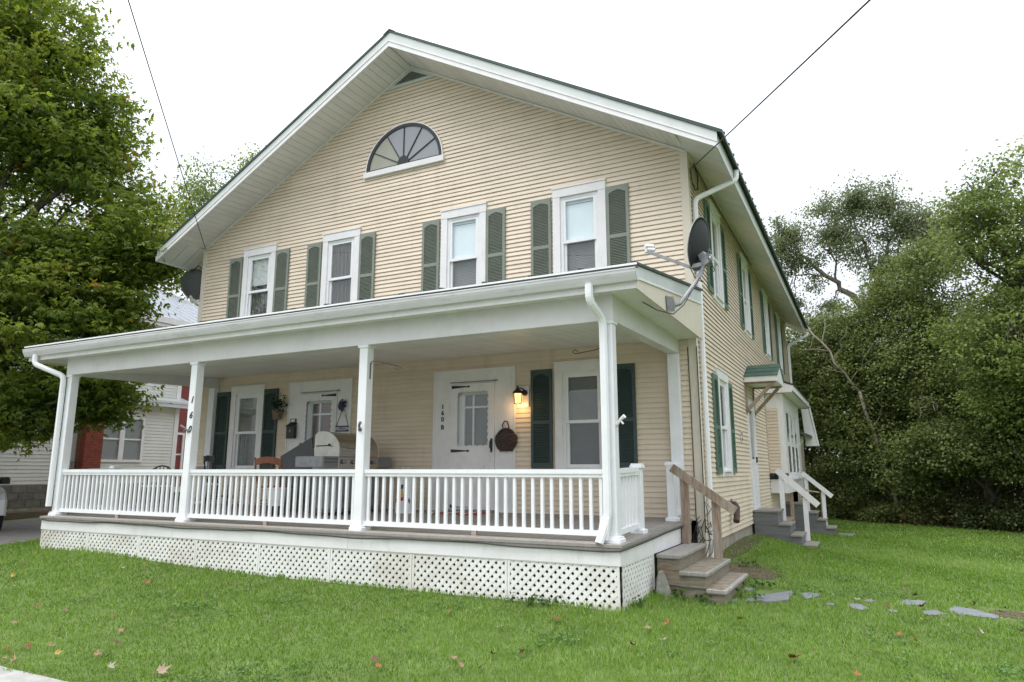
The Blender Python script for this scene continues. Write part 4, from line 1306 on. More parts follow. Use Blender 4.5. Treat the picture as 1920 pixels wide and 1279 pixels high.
for poly, lab in zip(FLAGS, FLAB):
    cx_, cy_ = sum(p[0] for p in poly) / len(poly), sum(p[1] for p in poly) / len(poly)
    z = tz(cx_, cy_)
    pl = []
    for i in range(len(poly)):
        a, b = poly[i], poly[(i + 1) % len(poly)]
        for t in (0, .33, .67):
            x, y = a[0] + (b[0] - a[0]) * t - cx_, a[1] + (b[1] - a[1]) * t - cy_
            k = 1.10 + random.uniform(-.09, .07)
            pl.append((x * k, y * k, 0))
    mb = MB().prism([(x, y, -.06) for x, y, _ in pl], (0, 0, .07))
    o = mb.build("flagstone", M['slate'], loc=(cx_, cy_, z))
    o.rotation_euler = (R(random.uniform(-1.2, 1.2)), R(random.uniform(-1.2, 1.2)), 0)
    tag(o, lab, "flagstone", "flagstones in the lawn")

# ------------------------------------------------------------------ things fixed to or standing on the porch
def text(name, body, size, loc, mat, parent=None, rotz=0, ext=.004, shear=0, bold=0):
    cu = bpy.data.curves.new(name, 'FONT')
    cu.body = body
    cu.size = size
    cu.align_x = 'CENTER'
    cu.align_y = 'CENTER'
    cu.extrude = ext
    cu.shear = shear
    cu.offset = bold
    cu.resolution_u = 4
    o = bpy.data.objects.new(name, cu)
    C.objects.link(o)
    o.data.materials.append(mat)
    o.location = loc
    o.rotation_euler = (R(90), 0, rotz)
    bpy.context.view_layer.update()
    me = bpy.data.meshes.new_from_object(o)
    bpy.data.objects.remove(o)
    o = put(name, me, parent, loc=loc, rot=(R(90), 0, rotz))
    if not me.materials: me.materials.append(mat)
    return o
hn = thing("house_number", "black slanted numerals 160 on the second porch post", "house number", (-7.035, PY - .0685, 2.6))
for ch, dzv in (("1", .235), ("6", 0), ("0", -.215)):
    text("numeral", ch, .145, (.005, -.004, dzv), M['black'], hn, shear=.25, bold=.001)
hn = thing("house_number", "small black numerals 160 B on the white door surround", "house number", (-4.45, -.0305, 2.7))
for ch, dzv in (("1", .17), ("6", .06), ("0", -.05), ("B", -.19)):
    text("numeral", ch, .11, (0, -.004, dzv), M['black'], hn, bold=.003)

# lit wall lantern
la = thing("wall_lantern", "lit black carriage wall lantern glowing beside the right-hand front door", "lantern", (-2.86, -.02, 2.98))
MB().cbox(-.115, .10, -.022, .0, -.17, .17, .004).build("back_plate", M['white'], la)
MB().lathe([(.05, 0), (.05, -.018)], (.03, -.023, .06), 12, 'y').tube([(.03, -.03, .06), (.03, -.09, .12), (-.02, -.135, .135), (-.045, -.14, .10)], .011, 6).build("arm", M['black'], la)
lx_, ly_ = -.045, -.14
MB().lathe([(.005, .175), (.014, .165), (.008, .15), (.018, .135), (.03, .115), (.075, .075), (.088, .05), (.088, .04)], (lx_, ly_, 0), 12).build("cap", M['black'], la, smooth=False)
cg = MB()
for k in range(6):
    t = k * math.pi / 3
    cg.tube([(lx_ + .07 * math.cos(t), ly_ + .07 * math.sin(t), .042), (lx_ + .058 * math.cos(t), ly_ + .058 * math.sin(t), -.115)], .005, 5)
cg.lathe([(.064, -.115), (.064, -.128)], (lx_, ly_, 0), 12)
cg.build("cage", M['black'], la)
mg = bpy.data.materials.new("lantern_glass_lit")
n_, l_, b_ = nt(mg)
b_.inputs['Base Color'].default_value = (.9, .7, .4, 1)
b_.inputs['Emission Color'].default_value = (1, .55, .16, 1)
b_.inputs['Emission Strength'].default_value = 1.6
b_.inputs['Roughness'].default_value = .2
me_ = bpy.data.materials.new("lantern_bulb")
n_, l_, b_ = nt(me_)
b_.inputs['Emission Color'].default_value = (1, .72, .36, 1)
b_.inputs['Emission Strength'].default_value = 14
for k in range(6):
    t0, t1 = k * math.pi / 3, (k + 1) * math.pi / 3
    p = lambda r, t, z: (lx_ + r * math.cos(t), ly_ + r * math.sin(t), z)
    MB().add([p(.066, t0, .04), p(.066, t1, .04), p(.054, t1, -.112), p(.054, t0, -.112)], [(0, 1, 2, 3)]).build("glass_pane", mg, la)
MB().lathe([(.006, -.08), (.022, -.06), (.026, -.03), (.018, .0), (.01, .02)], (lx_, ly_, 0), 10).build("bulb", me_, la)
pl = bpy.data.lights.new("lantern_light", 'POINT')
pl.energy = 1.8
pl.color = (1, .58, .22)
pl.shadow_soft_size = .05
plo = bpy.data.objects.new("lantern_light", pl)
C.objects.link(plo)
plo.parent = la
plo.location = (lx_ - .0, ly_ - .02, -.16)

# basket on the right-hand door, plant, mailbox, wreath with sign on the left-hand door
bk = thing("basket", "round dark wicker wall basket hanging by a loop on the white door surround", "basket", (-3.18, -.032, 2.27))
mb = MB()
n = 22
rows = 13
for i in range(rows):
    zz = -.205 + .41 * i / (rows - 1)
    hw = .195 * math.sqrt(max(0, 1 - (zz / .21) ** 2))
    dep = .11 * math.sqrt(max(0, 1 - (zz / .215) ** 2))
    pts = [(hw * math.cos(math.pi * k / n), -.004 - dep * math.sin(math.pi * k / n), zz + .008 * math.sin(k * 2.2 + i * math.pi)) for k in range(n + 1)]
    if zz > .10 or hw < .07: continue
    mb.tube(pts, .017, 6)
mb.build("bowl", M['wicker'], bk)
MB().lathe([(.192, -.004), (.18, -.010), (.05, -.012)], (0, 0, 0), 26, 'y').build("back", M['wicker'], bk)
MB().tube([(.185 * math.cos(t), -.022 - .05 * max(0, math.sin(t * 1.0 + .0)) * 0, .185 * math.sin(t)) for t in np.linspace(0, math.pi, 18)], .016, 6).tube([(-.17, -.05, .06), (-.09, -.125, -.01), (.0, -.135, .02), (.10, -.11, .08), (.175, -.05, .09)], .016, 6).build("rim", M['wicker'], bk)
MB().tube([(-.05, -.03, .17), (-.055, -.04, .25), (-.02, -.03, .315), (.03, -.03, .30), (.06, -.04, .22), (.065, -.03, .16)], .011, 6).build("handle", M['wicker'], bk)

pt_ = thing("potted_plant", "leafy green ivy in a tan wall pot beside the left-hand front door", "plant", (-8.26, -.022, 2.86))
MB().lathe([(.075, -.09), (.10, .08), (.11, .085), (.11, .10)], (-.06, -.105, 0), 12).build("pot", M['terracotta'], pt_)
lm = leaf_mat("ivy_leaf", [(0, (.012, .035, .014)), (.7, (.03, .075, .03)), (1, (.05, .15, .12))], .15)
V, F, T = [], [], []
for i in range(170):
    c = Vector((random.gauss(-.0, .10), -.12 + random.gauss(0, .05), random.gauss(.17, .09) + (.12 if i % 9 == 0 else 0)))
    c.y = min(c.y, -.03)
    q = Matrix.Rotation(random.uniform(0, 6.28), 3, 'Z') @ Matrix.Rotation(random.uniform(.3, 1.5), 3, 'X')
    s = random.uniform(.025, .045)
    b0 = len(V)
    for p in ((0, 0, 0), (-.6, .6, .1), (0, 1.4, 0), (.6, .6, .1)): V.append(tuple(c + q @ Vector(p) * s))
    F.append((b0, b0 + 1, b0 + 2, b0 + 3)); T += [random.random()] * 4
put("foliage", flat_mesh("foliage", np.array(V), np.array(F), lm, np.array(T)), pt_)

mx_ = thing("mailbox", "black metal wall mailbox on the left-hand door surround", "mailbox", (-7.96, -.032, 2.53))
MB().cbox(-.105, .105, -.085, .0, -.14, .10, .008).build("box", M['black'], mx_)
MB().prism([(-.11, -.10, .095), (-.11, -.002, .155), (-.11, -.002, .165), (-.11, -.104, .103)], (.22, 0, 0)).build("lid", M['black'], mx_)
MB().cbox(-.085, .085, -.015, .0, .165, .25, .004).build("back_plate", M['black'], mx_)
MB().box(-.055, .055, -.022, -.0155, .185, .235).build("envelope", M['letter'], mx_)
MB().box(-.012, .012, -.09, -.0855, -.02, .03).build("emblem", M['galv'], mx_)

ws = thing("welcome_sign", "navy WELCOME board hung by strings below a dark bow on the left-hand door surround", "sign", (-6.70, -.032, 2.55))
MB().cbox(-.16, .16, -.02, -.002, -.055, .055, .003).build("board", M['navy'], ws)
text("lettering", "WELCOME", .085, (0, -.022, -.004), M['letter'], ws, ext=.0015, bold=.0015)
MB().tube([(-.14, -.012, .055), (-.03, -.012, .33)], .005, 5).tube([(.14, -.012, .055), (.11, -.012, .16), (.03, -.012, .33)], .005, 5).build("string", M['black'], ws)
bw_ = MB()
for k in range(26):
    a = random.uniform(0, 6.28); r_ = random.uniform(.02, .1)
    c = Vector((r_ * math.cos(a), -.03 - random.uniform(0, .04), .44 + r_ * math.sin(a)))
    q = Matrix.Rotation(a, 3, 'Y')
    bw_.add([tuple(c + q @ Vector(p)) for p in ((-.03, 0, -.02), (.03, .01, -.025), (.04, -.015, .02), (-.025, 0, .025))], [(0, 1, 2, 3)])
bw_.build("bow", M['navy'], ws)
MB().tube([(0, -.03, .40), (-.05, -.03, .30), (-.06, -.02, .26)], .012, 5).tube([(.01, -.03, .40), (.04, -.03, .33), (.10, -.02, .25)], .012, 5).build("ribbon", M['letter'], ws)

# grill, boards, chairs
GX_, GY = -5.45, -1.9
gr = thing("grill", "stainless steel gas barbecue grill with a domed lid and side shelves on the porch", "grill", (GX_, GY, dz(-1.2)))
zt0 = .93
dpt = .58
MB().cbox(-dpt, .0, 0, .36, zt0 - .17, zt0, .006).build("side_shelf", M['grill_grey'], gr)
MB().box(-dpt - .001, -.02, -.004, 0, zt0 - .165, zt0 - .004).build("shelf_end_panel", M['galv'], gr)
MB().cbox(-dpt, .0, 1.40, 1.76, zt0 - .17, zt0, .006).build("side_shelf", M['grill_grey'], gr)
for z in (zt0 - .05, zt0 - .10):
    MB().box(.001, .006, .02, .33, z, z + .018).build("slot_trim", M['grill_dark'], gr)
MB().cbox(-dpt + .02, -.005, .365, 1.395, zt0 - .20, zt0 - .005, .006).build("control_panel", M['steel'], gr)
for k in range(4):
    MB().lathe([(.024, 0), (.024, .012), (.034, .014), (.034, .045), (.022, .05)], (-.004, .47 + k * .26, zt0 - .085), 12, 'x').build("knob", M['galv'], gr)
hood_prof = [(-.54, 0)] + [(-.54 + .27 - .27 * math.cos(t), .12 + .27 * math.sin(t)) for t in np.linspace(0, math.pi * .5, 7)] + [(-.27 + .25 * math.sin(t), .12 + .27 * math.cos(t)) for t in np.linspace(.15, math.pi * .5, 8)] + [(-.02, 0)]
hood_prof = [(-.54, .0), (-.54, .35), (-.47, .405), (-.36, .41), (-.26, .395), (-.17, .355), (-.09, .29), (-.04, .22), (-.015, .14), (-.015, .0)]
hd = MB().prism([(x, .40, zt0 + z) for x, z in hood_prof], (0, .98, 0)).build("hood", M['steel'], gr)
for y in (.375, 1.381):
    MB().prism([(x * .998 - .001, y, zt0 + z * (1.012 if y < .5 else .99)) for x, z in hood_prof], (0, .024, 0)).build("hood_end", M['steel_cap'], gr)
MB().tube([(-.50, .365, zt0 + .175), (-.22, .365, zt0 + .18), (-.16, .365, zt0 + .165)], .008, 6).lathe([(.02, -.02), (.02, 0)], (-.22, .375, zt0 + .19), 8, 'y').build("spit_rod", M['black'], gr)
MB().tube([(-.02, .62, zt0 + .15), (.05, .64, zt0 + .15), (.05, 1.14, zt0 + .15), (-.02, 1.16, zt0 + .15)], .012, 8).build("handle", M['galv'], gr)
MB().lathe([(.04, 0), (.04, .02)], (-.10, .89, zt0 + .27), 12, 'x').build("thermometer", M['galv'], gr)
MB().box(-dpt + .03, -.01, .36, 1.40, .10, zt0 - .202).build("cabinet", M['grill_grey'], gr)
for a in (.365, .885):
    MB().cbox(-.0095, .004, a, a + .505, .12, zt0 - .21, .004).build("door", M['grill_grey'], gr)
for k in range(6):
    MB().box(.0045, .007, .45 + .0, .60, .20 + k * .02, .21 + k * .02).build("vent_slot", M['grill_dark'], gr)
MB().box(-dpt, .01, .34, 1.42, .055, .0995).build("base_shelf", M['grill_dark'], gr)
for x in (-dpt + .06, -.05):
    for y in (.40, 1.36):
        MB().lathe([(.03, -.012), (.03, .012)], (x, y, .03), 10, 'x').build("caster", M['black'], gr)

lb = thing("grey_board", "dark grey board leaning aslant behind the barbecue grill", "board", (-6.9, -.75, dz(-.75)))
MB().hexa([(-.58, -.10, .0), (.42, -.10, .0), (.42, -.075, .0), (-.58, -.075, .0), (-.58, -.04, .93), (.10, .02, 1.27), (.10, .045, 1.27), (-.58, -.015, .93)]).build("board_sheet", M['board_grey'], lb)
MB().bar((-.58, -.03, .935), (.10, .03, 1.275), .03, .03).build("edge_strip", M['grill_dark'], lb)

tb = thing("bucket", "white plastic tub with a black base on the porch behind the railing", "bucket", (-6.55, -1.75, dz(-1.75)))
MB().lathe([(.13, .15), (.16, .42), (.17, .42), (.17, .44)], (0, 0, 0), 16).build("tub", M['letter'], tb)
MB().lathe([(.13, .0), (.14, .149)], (0, 0, 0), 16).build("base", M['black'], tb)
tg = thing("tote_bag", "white bag with blue, red and yellow patches standing right of the grill", "bag", (-4.72, -.70, dz(-.7)))
MB().hexa([(-.16, -.07, 0), (.16, -.07, 0), (.16, .07, 0), (-.16, .07, 0), (-.13, -.03, .62), (.13, -.03, .62), (.13, .03, .62), (-.13, .03, .62)]).build("bag_body", M['letter'], tg)
def patch(pts, m): MB().prism([(x, -.074 + z * .065, z) for x, z in pts], (0, .004, 0)).build("patch", M[m], tg)
patch([(-.14, .44), (-.02, .47), (-.02, .40), (-.13, .36)], 'navy')
patch([(-.14, .35), (-.03, .39), (.0, .28), (-.13, .25)], 'yellow')
patch([(-.15, .24), (.0, .27), (.0, .21), (-.15, .17)], 'red')
patch([(.04, .30), (.13, .22), (.13, .16), (.04, .24)], 'navy')
MB().tube([(-.07, -.03, .60), (-.06, -.03, .74), (.06, -.03, .74), (.07, -.03, .60)], .008, 6).build("handle", M['letter'], tg)

def chair(name, label, loc, rotz, mat, hoop=False, crest=True, top=1.0, seat=.45, w=.46, seatm=None):
    t = thing(name, label, "chair", loc, rotz)
    sm = MB().cbox(-w / 2, w / 2, -.22, .22, seat - .035, seat, .012)
    sm.build("seat", seatm or mat, t)
    for sx in (-1, 1):
        for sy in (-1, 1):
            MB().tube([(sx * (w / 2 - .05), sy * .18, seat - .03), (sx * (w / 2 - .03), sy * .20, seat * .5), (sx * (w / 2 - .01), sy * .23, 0)], [.018, .022, .014], 8).build("leg", mat, t)
    MB().tube([(-w / 2 + .03, -.20, .16), (w / 2 - .03, -.20, .16)], .011, 6).tube([(-w / 2 + .03, .20, .16), (w / 2 - .03, .20, .16)], .011, 6).tube([(-w / 2 + .03, -.2, .20), (-w / 2 + .03, .2, .20)], .011, 6).tube([(w / 2 - .03, -.2, .20), (w / 2 - .03, .2, .20)], .011, 6).build("stretcher", mat, t)
    b = MB()
    if hoop:
        b.tube([(-w / 2 + .02, .18, seat)] + [(-(w / 2 - .02) * math.cos(a), .18 + .12 * math.sin(a), seat + (top - seat) * (.35 + .65 * math.sin(a))) for a in np.linspace(0, math.pi, 13)] + [(w / 2 - .02, .18, seat)], .014, 8)
        b.build("back_hoop", mat, t)
    else:
        pts = [(-w / 2, .30, top - .03), (-w / 4, .325, top), (0, .33, top + .012), (w / 4, .325, top), (w / 2, .30, top - .03)]
        for i in range(4):
            p, q = pts[i], pts[i + 1]
            b.hexa([(p[0], p[1] - .012, p[2] - .11), (q[0], q[1] - .012, q[2] - .11), (q[0], q[1] + .012, q[2] - .11), (p[0], p[1] + .012, p[2] - .11),
                    (p[0], p[1] - .012, p[2]), (q[0], q[1] - .012, q[2]), (q[0], q[1] + .012, q[2]), (p[0], p[1] + .012, p[2])])
        b.build("crest_rail", mat, t)
        for sx in (-1, 1):
            MB().tube([(sx * (w / 2 - .02), .19, seat - .02), (sx * (w / 2 - .005), .27, top - .25), (sx * (w / 2), .305, top)], [.016, .018, .013], 8).build("back_post", mat, t)
    for k in range(6):
        x = -w / 2 + .07 + (w - .14) * k / 5
        zt_ = top - .10 if not hoop else seat + (top - seat) * (.35 + .65 * math.sqrt(max(0, 1 - (x / (w / 2)) ** 2))) - .02
        MB().tube([(x, .19, seat), (x, .27 if not hoop else .27, zt_)], .008, 6).build("spindle", mat, t)
    return t
chair("wooden_chair", "brown varnished wooden chair beside the left-hand window, its back to the street", (-6.95, -1.35, dz(-1.35)), R(190), M['brownwood'], top=.93, w=.52)
chair("windsor_chair", "black spindle-back chair with a broad crest rail just right of the second porch post", (-9.17, -.60, dz(-.60)), R(165), M['blackwood'], top=.97, w=.46, seatm=M['letter'])
chair("hoop_chair", "black hoop-backed chair behind the left end of the railing", (-9.75, -1.62, dz(-1.62)), R(250), M['blackwood'], hoop=True, top=.80, seatm=M['letter'])

dm = thing("door_mat", "red and white door mat on the porch floor below the right-hand door", "door mat", (-3.85, -.40, dz(-.40) + .002))
for i in range(9):
    MB().box(-.45 + i * .1, -.35 + i * .1, -.25, .25, 0, .012 + (i % 2) * .0005).build("stripe", M['red'] if i % 3 else M['letter'], dm)

# hooks and brackets on the posts
def hook(label, loc, pts, r=.008, plate=None):
    t = thing("plant_hook", label, "hook", loc)
    MB().tube(pts, r, 6).build("hook_arm", M['iron'], t)
    (plate or MB().box(-.015, .015, -.004, .0, -.08, .08)).build("wall_plate", M['iron'], t)
hook("dark iron plant hook on the side of the third porch post", (PXS[2] + .069, PY, 3.17), [(.006, 0, -.2), (.006, 0, .0), (.03, 0, .04), (.10, .1, .035), (.24, .25, .0), (.29, .30, -.03), (.26, .27, -.06), (.22, .24, -.03)], plate=MB().box(.0005, .006, -.012, .012, -.20, .02))
hook("grey scrolled plant hook under the porch ceiling by the right-hand window", (-1.45, -.03, 3.70), [(0, -.01, .0), (-.09, -.2, -.07), (-.22, -.45, -.14), (-.27, -.53, -.16), (-.30, -.56, -.13), (-.27, -.52, -.10), (-.24, -.48, -.12)])
def bracket(label, loc, mat, flip):
    t = thing("flag_bracket", label, "flag bracket", loc)
    MB().lathe([(.028, 0), (.028, -.012)], (0, 0, 0), 10, 'y').build("plate", mat, t)
    MB().tube([(0, -.012, 0), (flip * .03, -.06, .05), (flip * .075, -.09, .085)], [.014, .016, .02], 8).build("socket", mat, t)
    MB().tube([(flip * .02, -.05, .04), (flip * .05, -.05, .0)], .008, 6).build("screw", mat, t)
bracket("weathered flag bracket on the second porch post", (-7.05, PY - .0685, 2.36), M['galv'], -1)
bracket("tarnished metal flag bracket on the third porch post", (-3.74, PY - .0685, 2.30), M['iron'], 1)
t = thing("flag_bracket", "white painted flag bracket on the side of the right corner post", "flag bracket", (PXS[3] + .0685, PY, 2.27))
MB().lathe([(.028, 0), (.028, .012)], (0, 0, 0), 10, 'x').build("plate", M['white'], t)
MB().tube([(.012, 0, 0), (.05, -.01, .05), (.10, -.02, .085)], [.014, .017, .024], 8).build("socket", M['white'], t)
MB().tube([(.05, -.01, .04), (.08, -.01, .0)], .011, 6).build("screw", M['white'], t)

# satellite dishes
def dish_mesh(r, depth, n=28, rings=6, th=.008):
    mb = MB()
    for side in (0, 1):
        o = len(mb.v)
        for i in range(rings + 1):
            rr = r * i / rings
            for k in range(n):
                a = 2 * math.pi * k / n
                mb.v.append((rr * math.cos(a), depth * (rr / r) ** 2 - depth + side * th, rr * 1.08 * math.sin(a)))
        for i in range(rings):
            for k in range(n):
                j = (k + 1) % n
                f = (o + i * n + k, o + i * n + j, o + (i + 1) * n + j, o + (i + 1) * n + k)
                mb.f.append(f if side else f[::-1])
    m = (rings + 1) * n
    for k in range(n):
        j = (k + 1) % n
        mb.f.append((rings * n + k, rings * n + j, m + rings * n + j, m + rings * n + k))
    return mb
def orient(nrm, roll=0):
    """matrix taking local -y... +y(concave side) to nrm"""
    y = Vector(nrm).normalized()
    x = y.cross(Vector((0, 0, 1))).normalized()
    z = x.cross(y)
    return Matrix((x, y, z)).transposed().to_4x4()
sd_ = thing("satellite_dish", "dark satellite dish with a white feed arm on the porch roof at the right corner", "satellite dish", (.13, -1.98, 3.78))
o_ = Vector((.13, -1.98, 3.78))
dc = Vector((.40, -1.36, 4.74)) - o_
Md = Matrix.Translation(dc) @ orient((-.95, .17, .22))
dish_mesh(.335, .055).xf(Md).build("reflector", M['dish'], sd_, smooth=True)
MB().tube([(Md @ Vector((.335 * math.cos(a), .002, .362 * math.sin(a)))) for a in np.linspace(0, 2 * math.pi, 33)], .006, 6, caps=False).build("rim", M['galv'], sd_)
bk_ = Vector((.49, -1.40, 4.50)) - o_
MB().tube([(.0, .0, .0), (.10, .10, .05), (.26, .40, .40), Vector((.42, -1.42, 4.33)) - o_, bk_], .027, 10).build("mast", M['galv'], sd_)
fp = MB().prism([(.0, -.20, .10), (.0, .20, .14), (.0, -.16, -.10)], (.008, 0, 0))
fp.prism([(.0085, -.19, .09), (.0085, -.10, .02), (.0085, -.15, -.09)], (.07, .05, .0))
fp.build("foot_bracket", M['galv'], sd_)
cb = MB().bar(bk_ + Vector((.03, 0, -.07)), bk_ + Vector((-.05, .02, .09)), .12, .09).bar(bk_ + Vector((.05, -.03, .02)), bk_ + Vector((-.10, .05, .06)), .05, .10)
cb.lathe([(.05, 0), (.05, .03)], tuple(bk_ + Vector((.05, -.02, .0))), 10, 'x').tube([bk_ + Vector((.08, -.05, .04)), bk_ + Vector((-.05, .05, -.06))], .02, 6)
cb.build("clamp", M['galv'], sd_)
lo = Vector((.28, -1.44, 4.42)) - o_
hi_ = Vector((-.30, -1.42, 4.73)) - o_
MB().bar(bk_ + Vector((-.02, 0, -.05)), lo, .04, .05).bar(lo, hi_, .03, .04).build("feed_arm", M['galv'], sd_)
MB().tube([hi_ + Vector((-.0, 0, -.02)), hi_ + Vector((-.01, 0, .09))], .022, 8).tube([hi_ + Vector((0, 0, .07)), hi_ + Vector((.11, .01, .05))], [.035, .03], 8).tube([hi_ + Vector((.02, 0, .02)), hi_ + Vector((.12, .0, .0))], .025, 8).build("feed_horn", M['white'], sd_)
MB().tube([lo, lo + Vector((.06, .02, -.15)), bk_ + Vector((-.06, -.02, -.30)), (.30, .42, .45), (.14, .12, .03), (.06, -.1, -.12), (-.05, -.45, -.13), (-.12, -.80, -.10)], .007, 5).tube([bk_ + Vector((.05, 0, 0)), bk_ + Vector((.1, .02, -.15)), bk_ + Vector((.02, .0, -.22))], .007, 5).build("cable", M['cable'], sd_)
s2 = thing("satellite_dish", "grey satellite dish half hidden behind the left corner of the house", "satellite dish", (-11.02, .35, 5.75))
Md = Matrix.Translation((-.52, -.12, .30)) @ orient((-.45, .85, .25))
dish_mesh(.34, .05).xf(Md).build("reflector", M['dish_sky_lit'], s2, smooth=True)
MB().tube([(.0, 0, -.15), (-.20, .06, -.05), (-.40, .0, .12), (-.48, -.10, .28)], .025, 8).build("mast", M['galv'], s2)
MB().bar((-.30, -.1, .05), (-.12, -.25, .02), .03, .03).tube([(-.18, -.2, .02), (-.10, -.26, .10)], .04, 8).build("feed_arm", M['black'], s2)

# wires
def wire(name, label, pts, r, n=6):
    return tag(MB().tube(pts, r, n).build(name, M['cable']), label, "wire")
def sag(p, q, s, n=24):
    p, q = Vector(p), Vector(q)
    return [p + (q - p) * i / n + Vector((0, 0, -s * 4 * (i / n) * (1 - i / n))) for i in range(n + 1)]
A = Vector((-10.93, -.045, 6.72)); Bp = Vector((-5.52, -5.7, 7.51))
wire("overhead_wire", "thin service wire running up from the left corner of the house", sag(A, A + (Bp - A) * 2.6, .04), .008)
A = Vector((.045, .05, 6.45)); Bp = Vector((2.49, -4.36, 5.68))
wire("overhead_wire", "thin service wire running up from the right corner under the eave", sag(A, A + (Bp - A) * 3.5, .03), .009)
wire("dangling_cable", "black cable looping under the right eave beside the gable corner", [(.05, .05, 6.45), (.045, .12, 6.30), (.045, .35, 6.22), (.05, .55, 6.30), (.045, .62, 6.58), (.05, .3, 6.66), (.055, 1.5, 6.62), (.06, 6.5, 6.62)], .010)
wire("overhead_wire", "black cables leading from the left eave past the satellite dish to the left", [(-11.05, .1, 6.25), (-11.25, .05, 6.42), (-11.45, .05, 6.32), (-11.7, .1, 6.40), (-13.0, .4, 6.35), (-18, 1.5, 6.9)], .012)
wire("edge_cable", "black cable stapled along the edge of the porch floor", [(DX0 + .03, DY - .02, .965)] + [(x, DY - .024 - .006 * math.sin(x * 3), .955 + .012 * math.sin(x * 2.1) + .006 * math.sin(x * 5.7)) for x in np.arange(DX0 + .3, DX1 - .1, .22)] + [(DX1 + .01, DY - .03, .955), (DX1 + .036, DY + .1, .965), (DX1 + .034, -2.2, .985), (DX1 + .036, -1.5, 1.01), (DX1 + .034, -.8, 1.02), (DX1 + .03, -.2, 1.02)], .009)
tw = MB()
for k in range(9):
    r_ = random.Random(k)
    p = [(.02 + r_.uniform(-.1, .1), -.06 + r_.uniform(-.05, .05), .95 + r_.uniform(-.1, .25))]
    for i in range(7):
        q = p[-1]
        p.append((min(.12, max(-.14, q[0] + r_.uniform(-.09, .09))), min(-.03, max(-.14, q[1] + r_.uniform(-.05, .05))), max(.42, q[2] + r_.uniform(-.18, .12))))
    tw.tube(p, .006, 5)
for k in range(3): tw.tube([(.03, -.035 - k * .012, .9), (.028, -.034 - k * .012, 2.2), (.027, -.03 - k * .01, 3.6)] if k else [(-.10, -.035, .7), (-.102, -.036, 1.6), (-.10, -.033, 2.8), (-.11, -.03, 3.6)], .007, 5)
tag(tw.build("cable_tangle", M['cable']), "tangle of thin black cables at the foot of the right house corner", "cables")
vp = thing("vent_pipe", "dark rusty elbow pipe coming out of the side wall behind the handrail", "pipe", (.02, 2.1, 1.05))
MB().tube([(0, .04, .16), (.06, .04, .16), (.10, .0, .10), (.10, -.06, -.05), (.10, -.12, -.12)], [.05, .05, .052, .052, .055], 10).build("elbow", M['pipe'], vp)
MB().lathe([(.09, 0), (.09, .012)], (0, .04, .16), 14, 'x').build("flange", M['galv'], vp)
mp = thing("wall_plate", "small beige outlet plate on the side wall left of the canopy door", "outlet", (.02, 3.66, 2.42))
MB().cbox(.0, .014, -.09, .09, -.12, .12, .004).build("plate", M['siding_trim'], mp)
for z in (-.06, .05):
    MB().box(.0145, .022, -.035, .035, z - .03, z + .03).build("outlet_cover", M['iron'], mp)

# ------------------------------------------------------------------ the neighbours' house
nb_ = thing("neighbour_house", "white clapboard house with red brick chimney behind the maple on the left", "house", (-19, 2, .5))
NT = Matrix.Translation((19, -2, -.5))
def N(mb, name, mat, parent=None, **k):
    return mb.xf(NT).build(name, mat, parent or nb_, **k)
def lap(y0, y1, z0, z1, x, pitch=.105, holes=()):
    mb = MB()
    z = z0
    while z < z1 - .01:
        for a, b in segs(y0, y1, z + pitch / 2, holes):
            mb.add([(x, a, z), (x, b, z), (x + .022, b, z), (x + .022, a, z), (x + .005, b, z + pitch), (x + .005, a, z + pitch)], [(0, 1, 2, 3), (3, 2, 4, 5)])
        z += pitch
    return mb
NX = -19.0
nh = [(3.05, 4.5, 2.05, 3.45)]
N(MB().box(NX - 9, NX, -9, 5.75, 1.35, 6.6).box(NX - 9, NX - .9, 5.76, 14, 1.0, 6.7), "wall", M['nsiding'])
N(lap(-9, 5.62, 1.38, 6.55, NX, holes=nh), "siding", M['nsiding'], kind='stuff')
N(lap(5.76, 14, 1.2, 6.6, NX - .9), "siding", M['nred'], kind='stuff')
N(MB().box(NX - .02, NX + .03, 5.62, 5.78, 1.3, 6.6), "corner_board", M['white'])
for r_ in range(3):
    for k in range(26):
        y = -5 + k * .41 + (r_ % 2) * .2
        N(MB().box(NX - .3, NX + .01, y, y + .398, .75 + r_ * .205, .75 + r_ * .205 + .195), "block", M['block'])
N(MB().box(NX - .35, NX - .01, -9, 5.7, .3, 1.37), "foundation", M['mortar'] if False else M['concrete'])
# cornice roof over the low front part and the upper metal roof
N(MB().prism([(NX + .40, -9, 3.98), (NX - .2, -9, 4.20), (NX - .2, -9, 4.26), (NX + .40, -9, 4.06)], (0, 15.0, 0)).box(NX + .02, NX + .38, -9, 5.95, 3.86, 3.975), "pent_roof", M['fascia'])
N(MB().prism([(NX + .55, -10, 6.75), (NX - 4.5, -10, 9.0), (NX - 9.5, -10, 6.75), (NX - 4.5, -10, 9.1), (NX + .55, -10, 6.83)][:2] + [(NX - 4.5, -10, 9.1), (NX + .55, -10, 6.83)], (0, 18.5, 0)), "roof", M['nroof'])
nr = MB()
for k in range(44): nr.prism([(NX + .56, -9.9 + k * .42, 6.83), (NX - 4.5, -9.9 + k * .42, 9.10), (NX - 4.5, -9.9 + k * .42, 9.13), (NX + .56, -9.9 + k * .42, 6.86)], (0, .03, 0))
N(nr, "roof_ribs", M['nroof'], kind='stuff')
N(MB().box(NX + .05, NX + .53, -10, 8.5, 6.50, 6.745).box(NX + .50, NX + .58, -10, 8.5, 6.62, 6.82), "eave", M['white'])
mb = MB()
NTT = lambda y0, y1, z0, z1, w, x0=-.05, x1=.03: frame(mb, y0, y1, z0, z1, w, x0, x1)
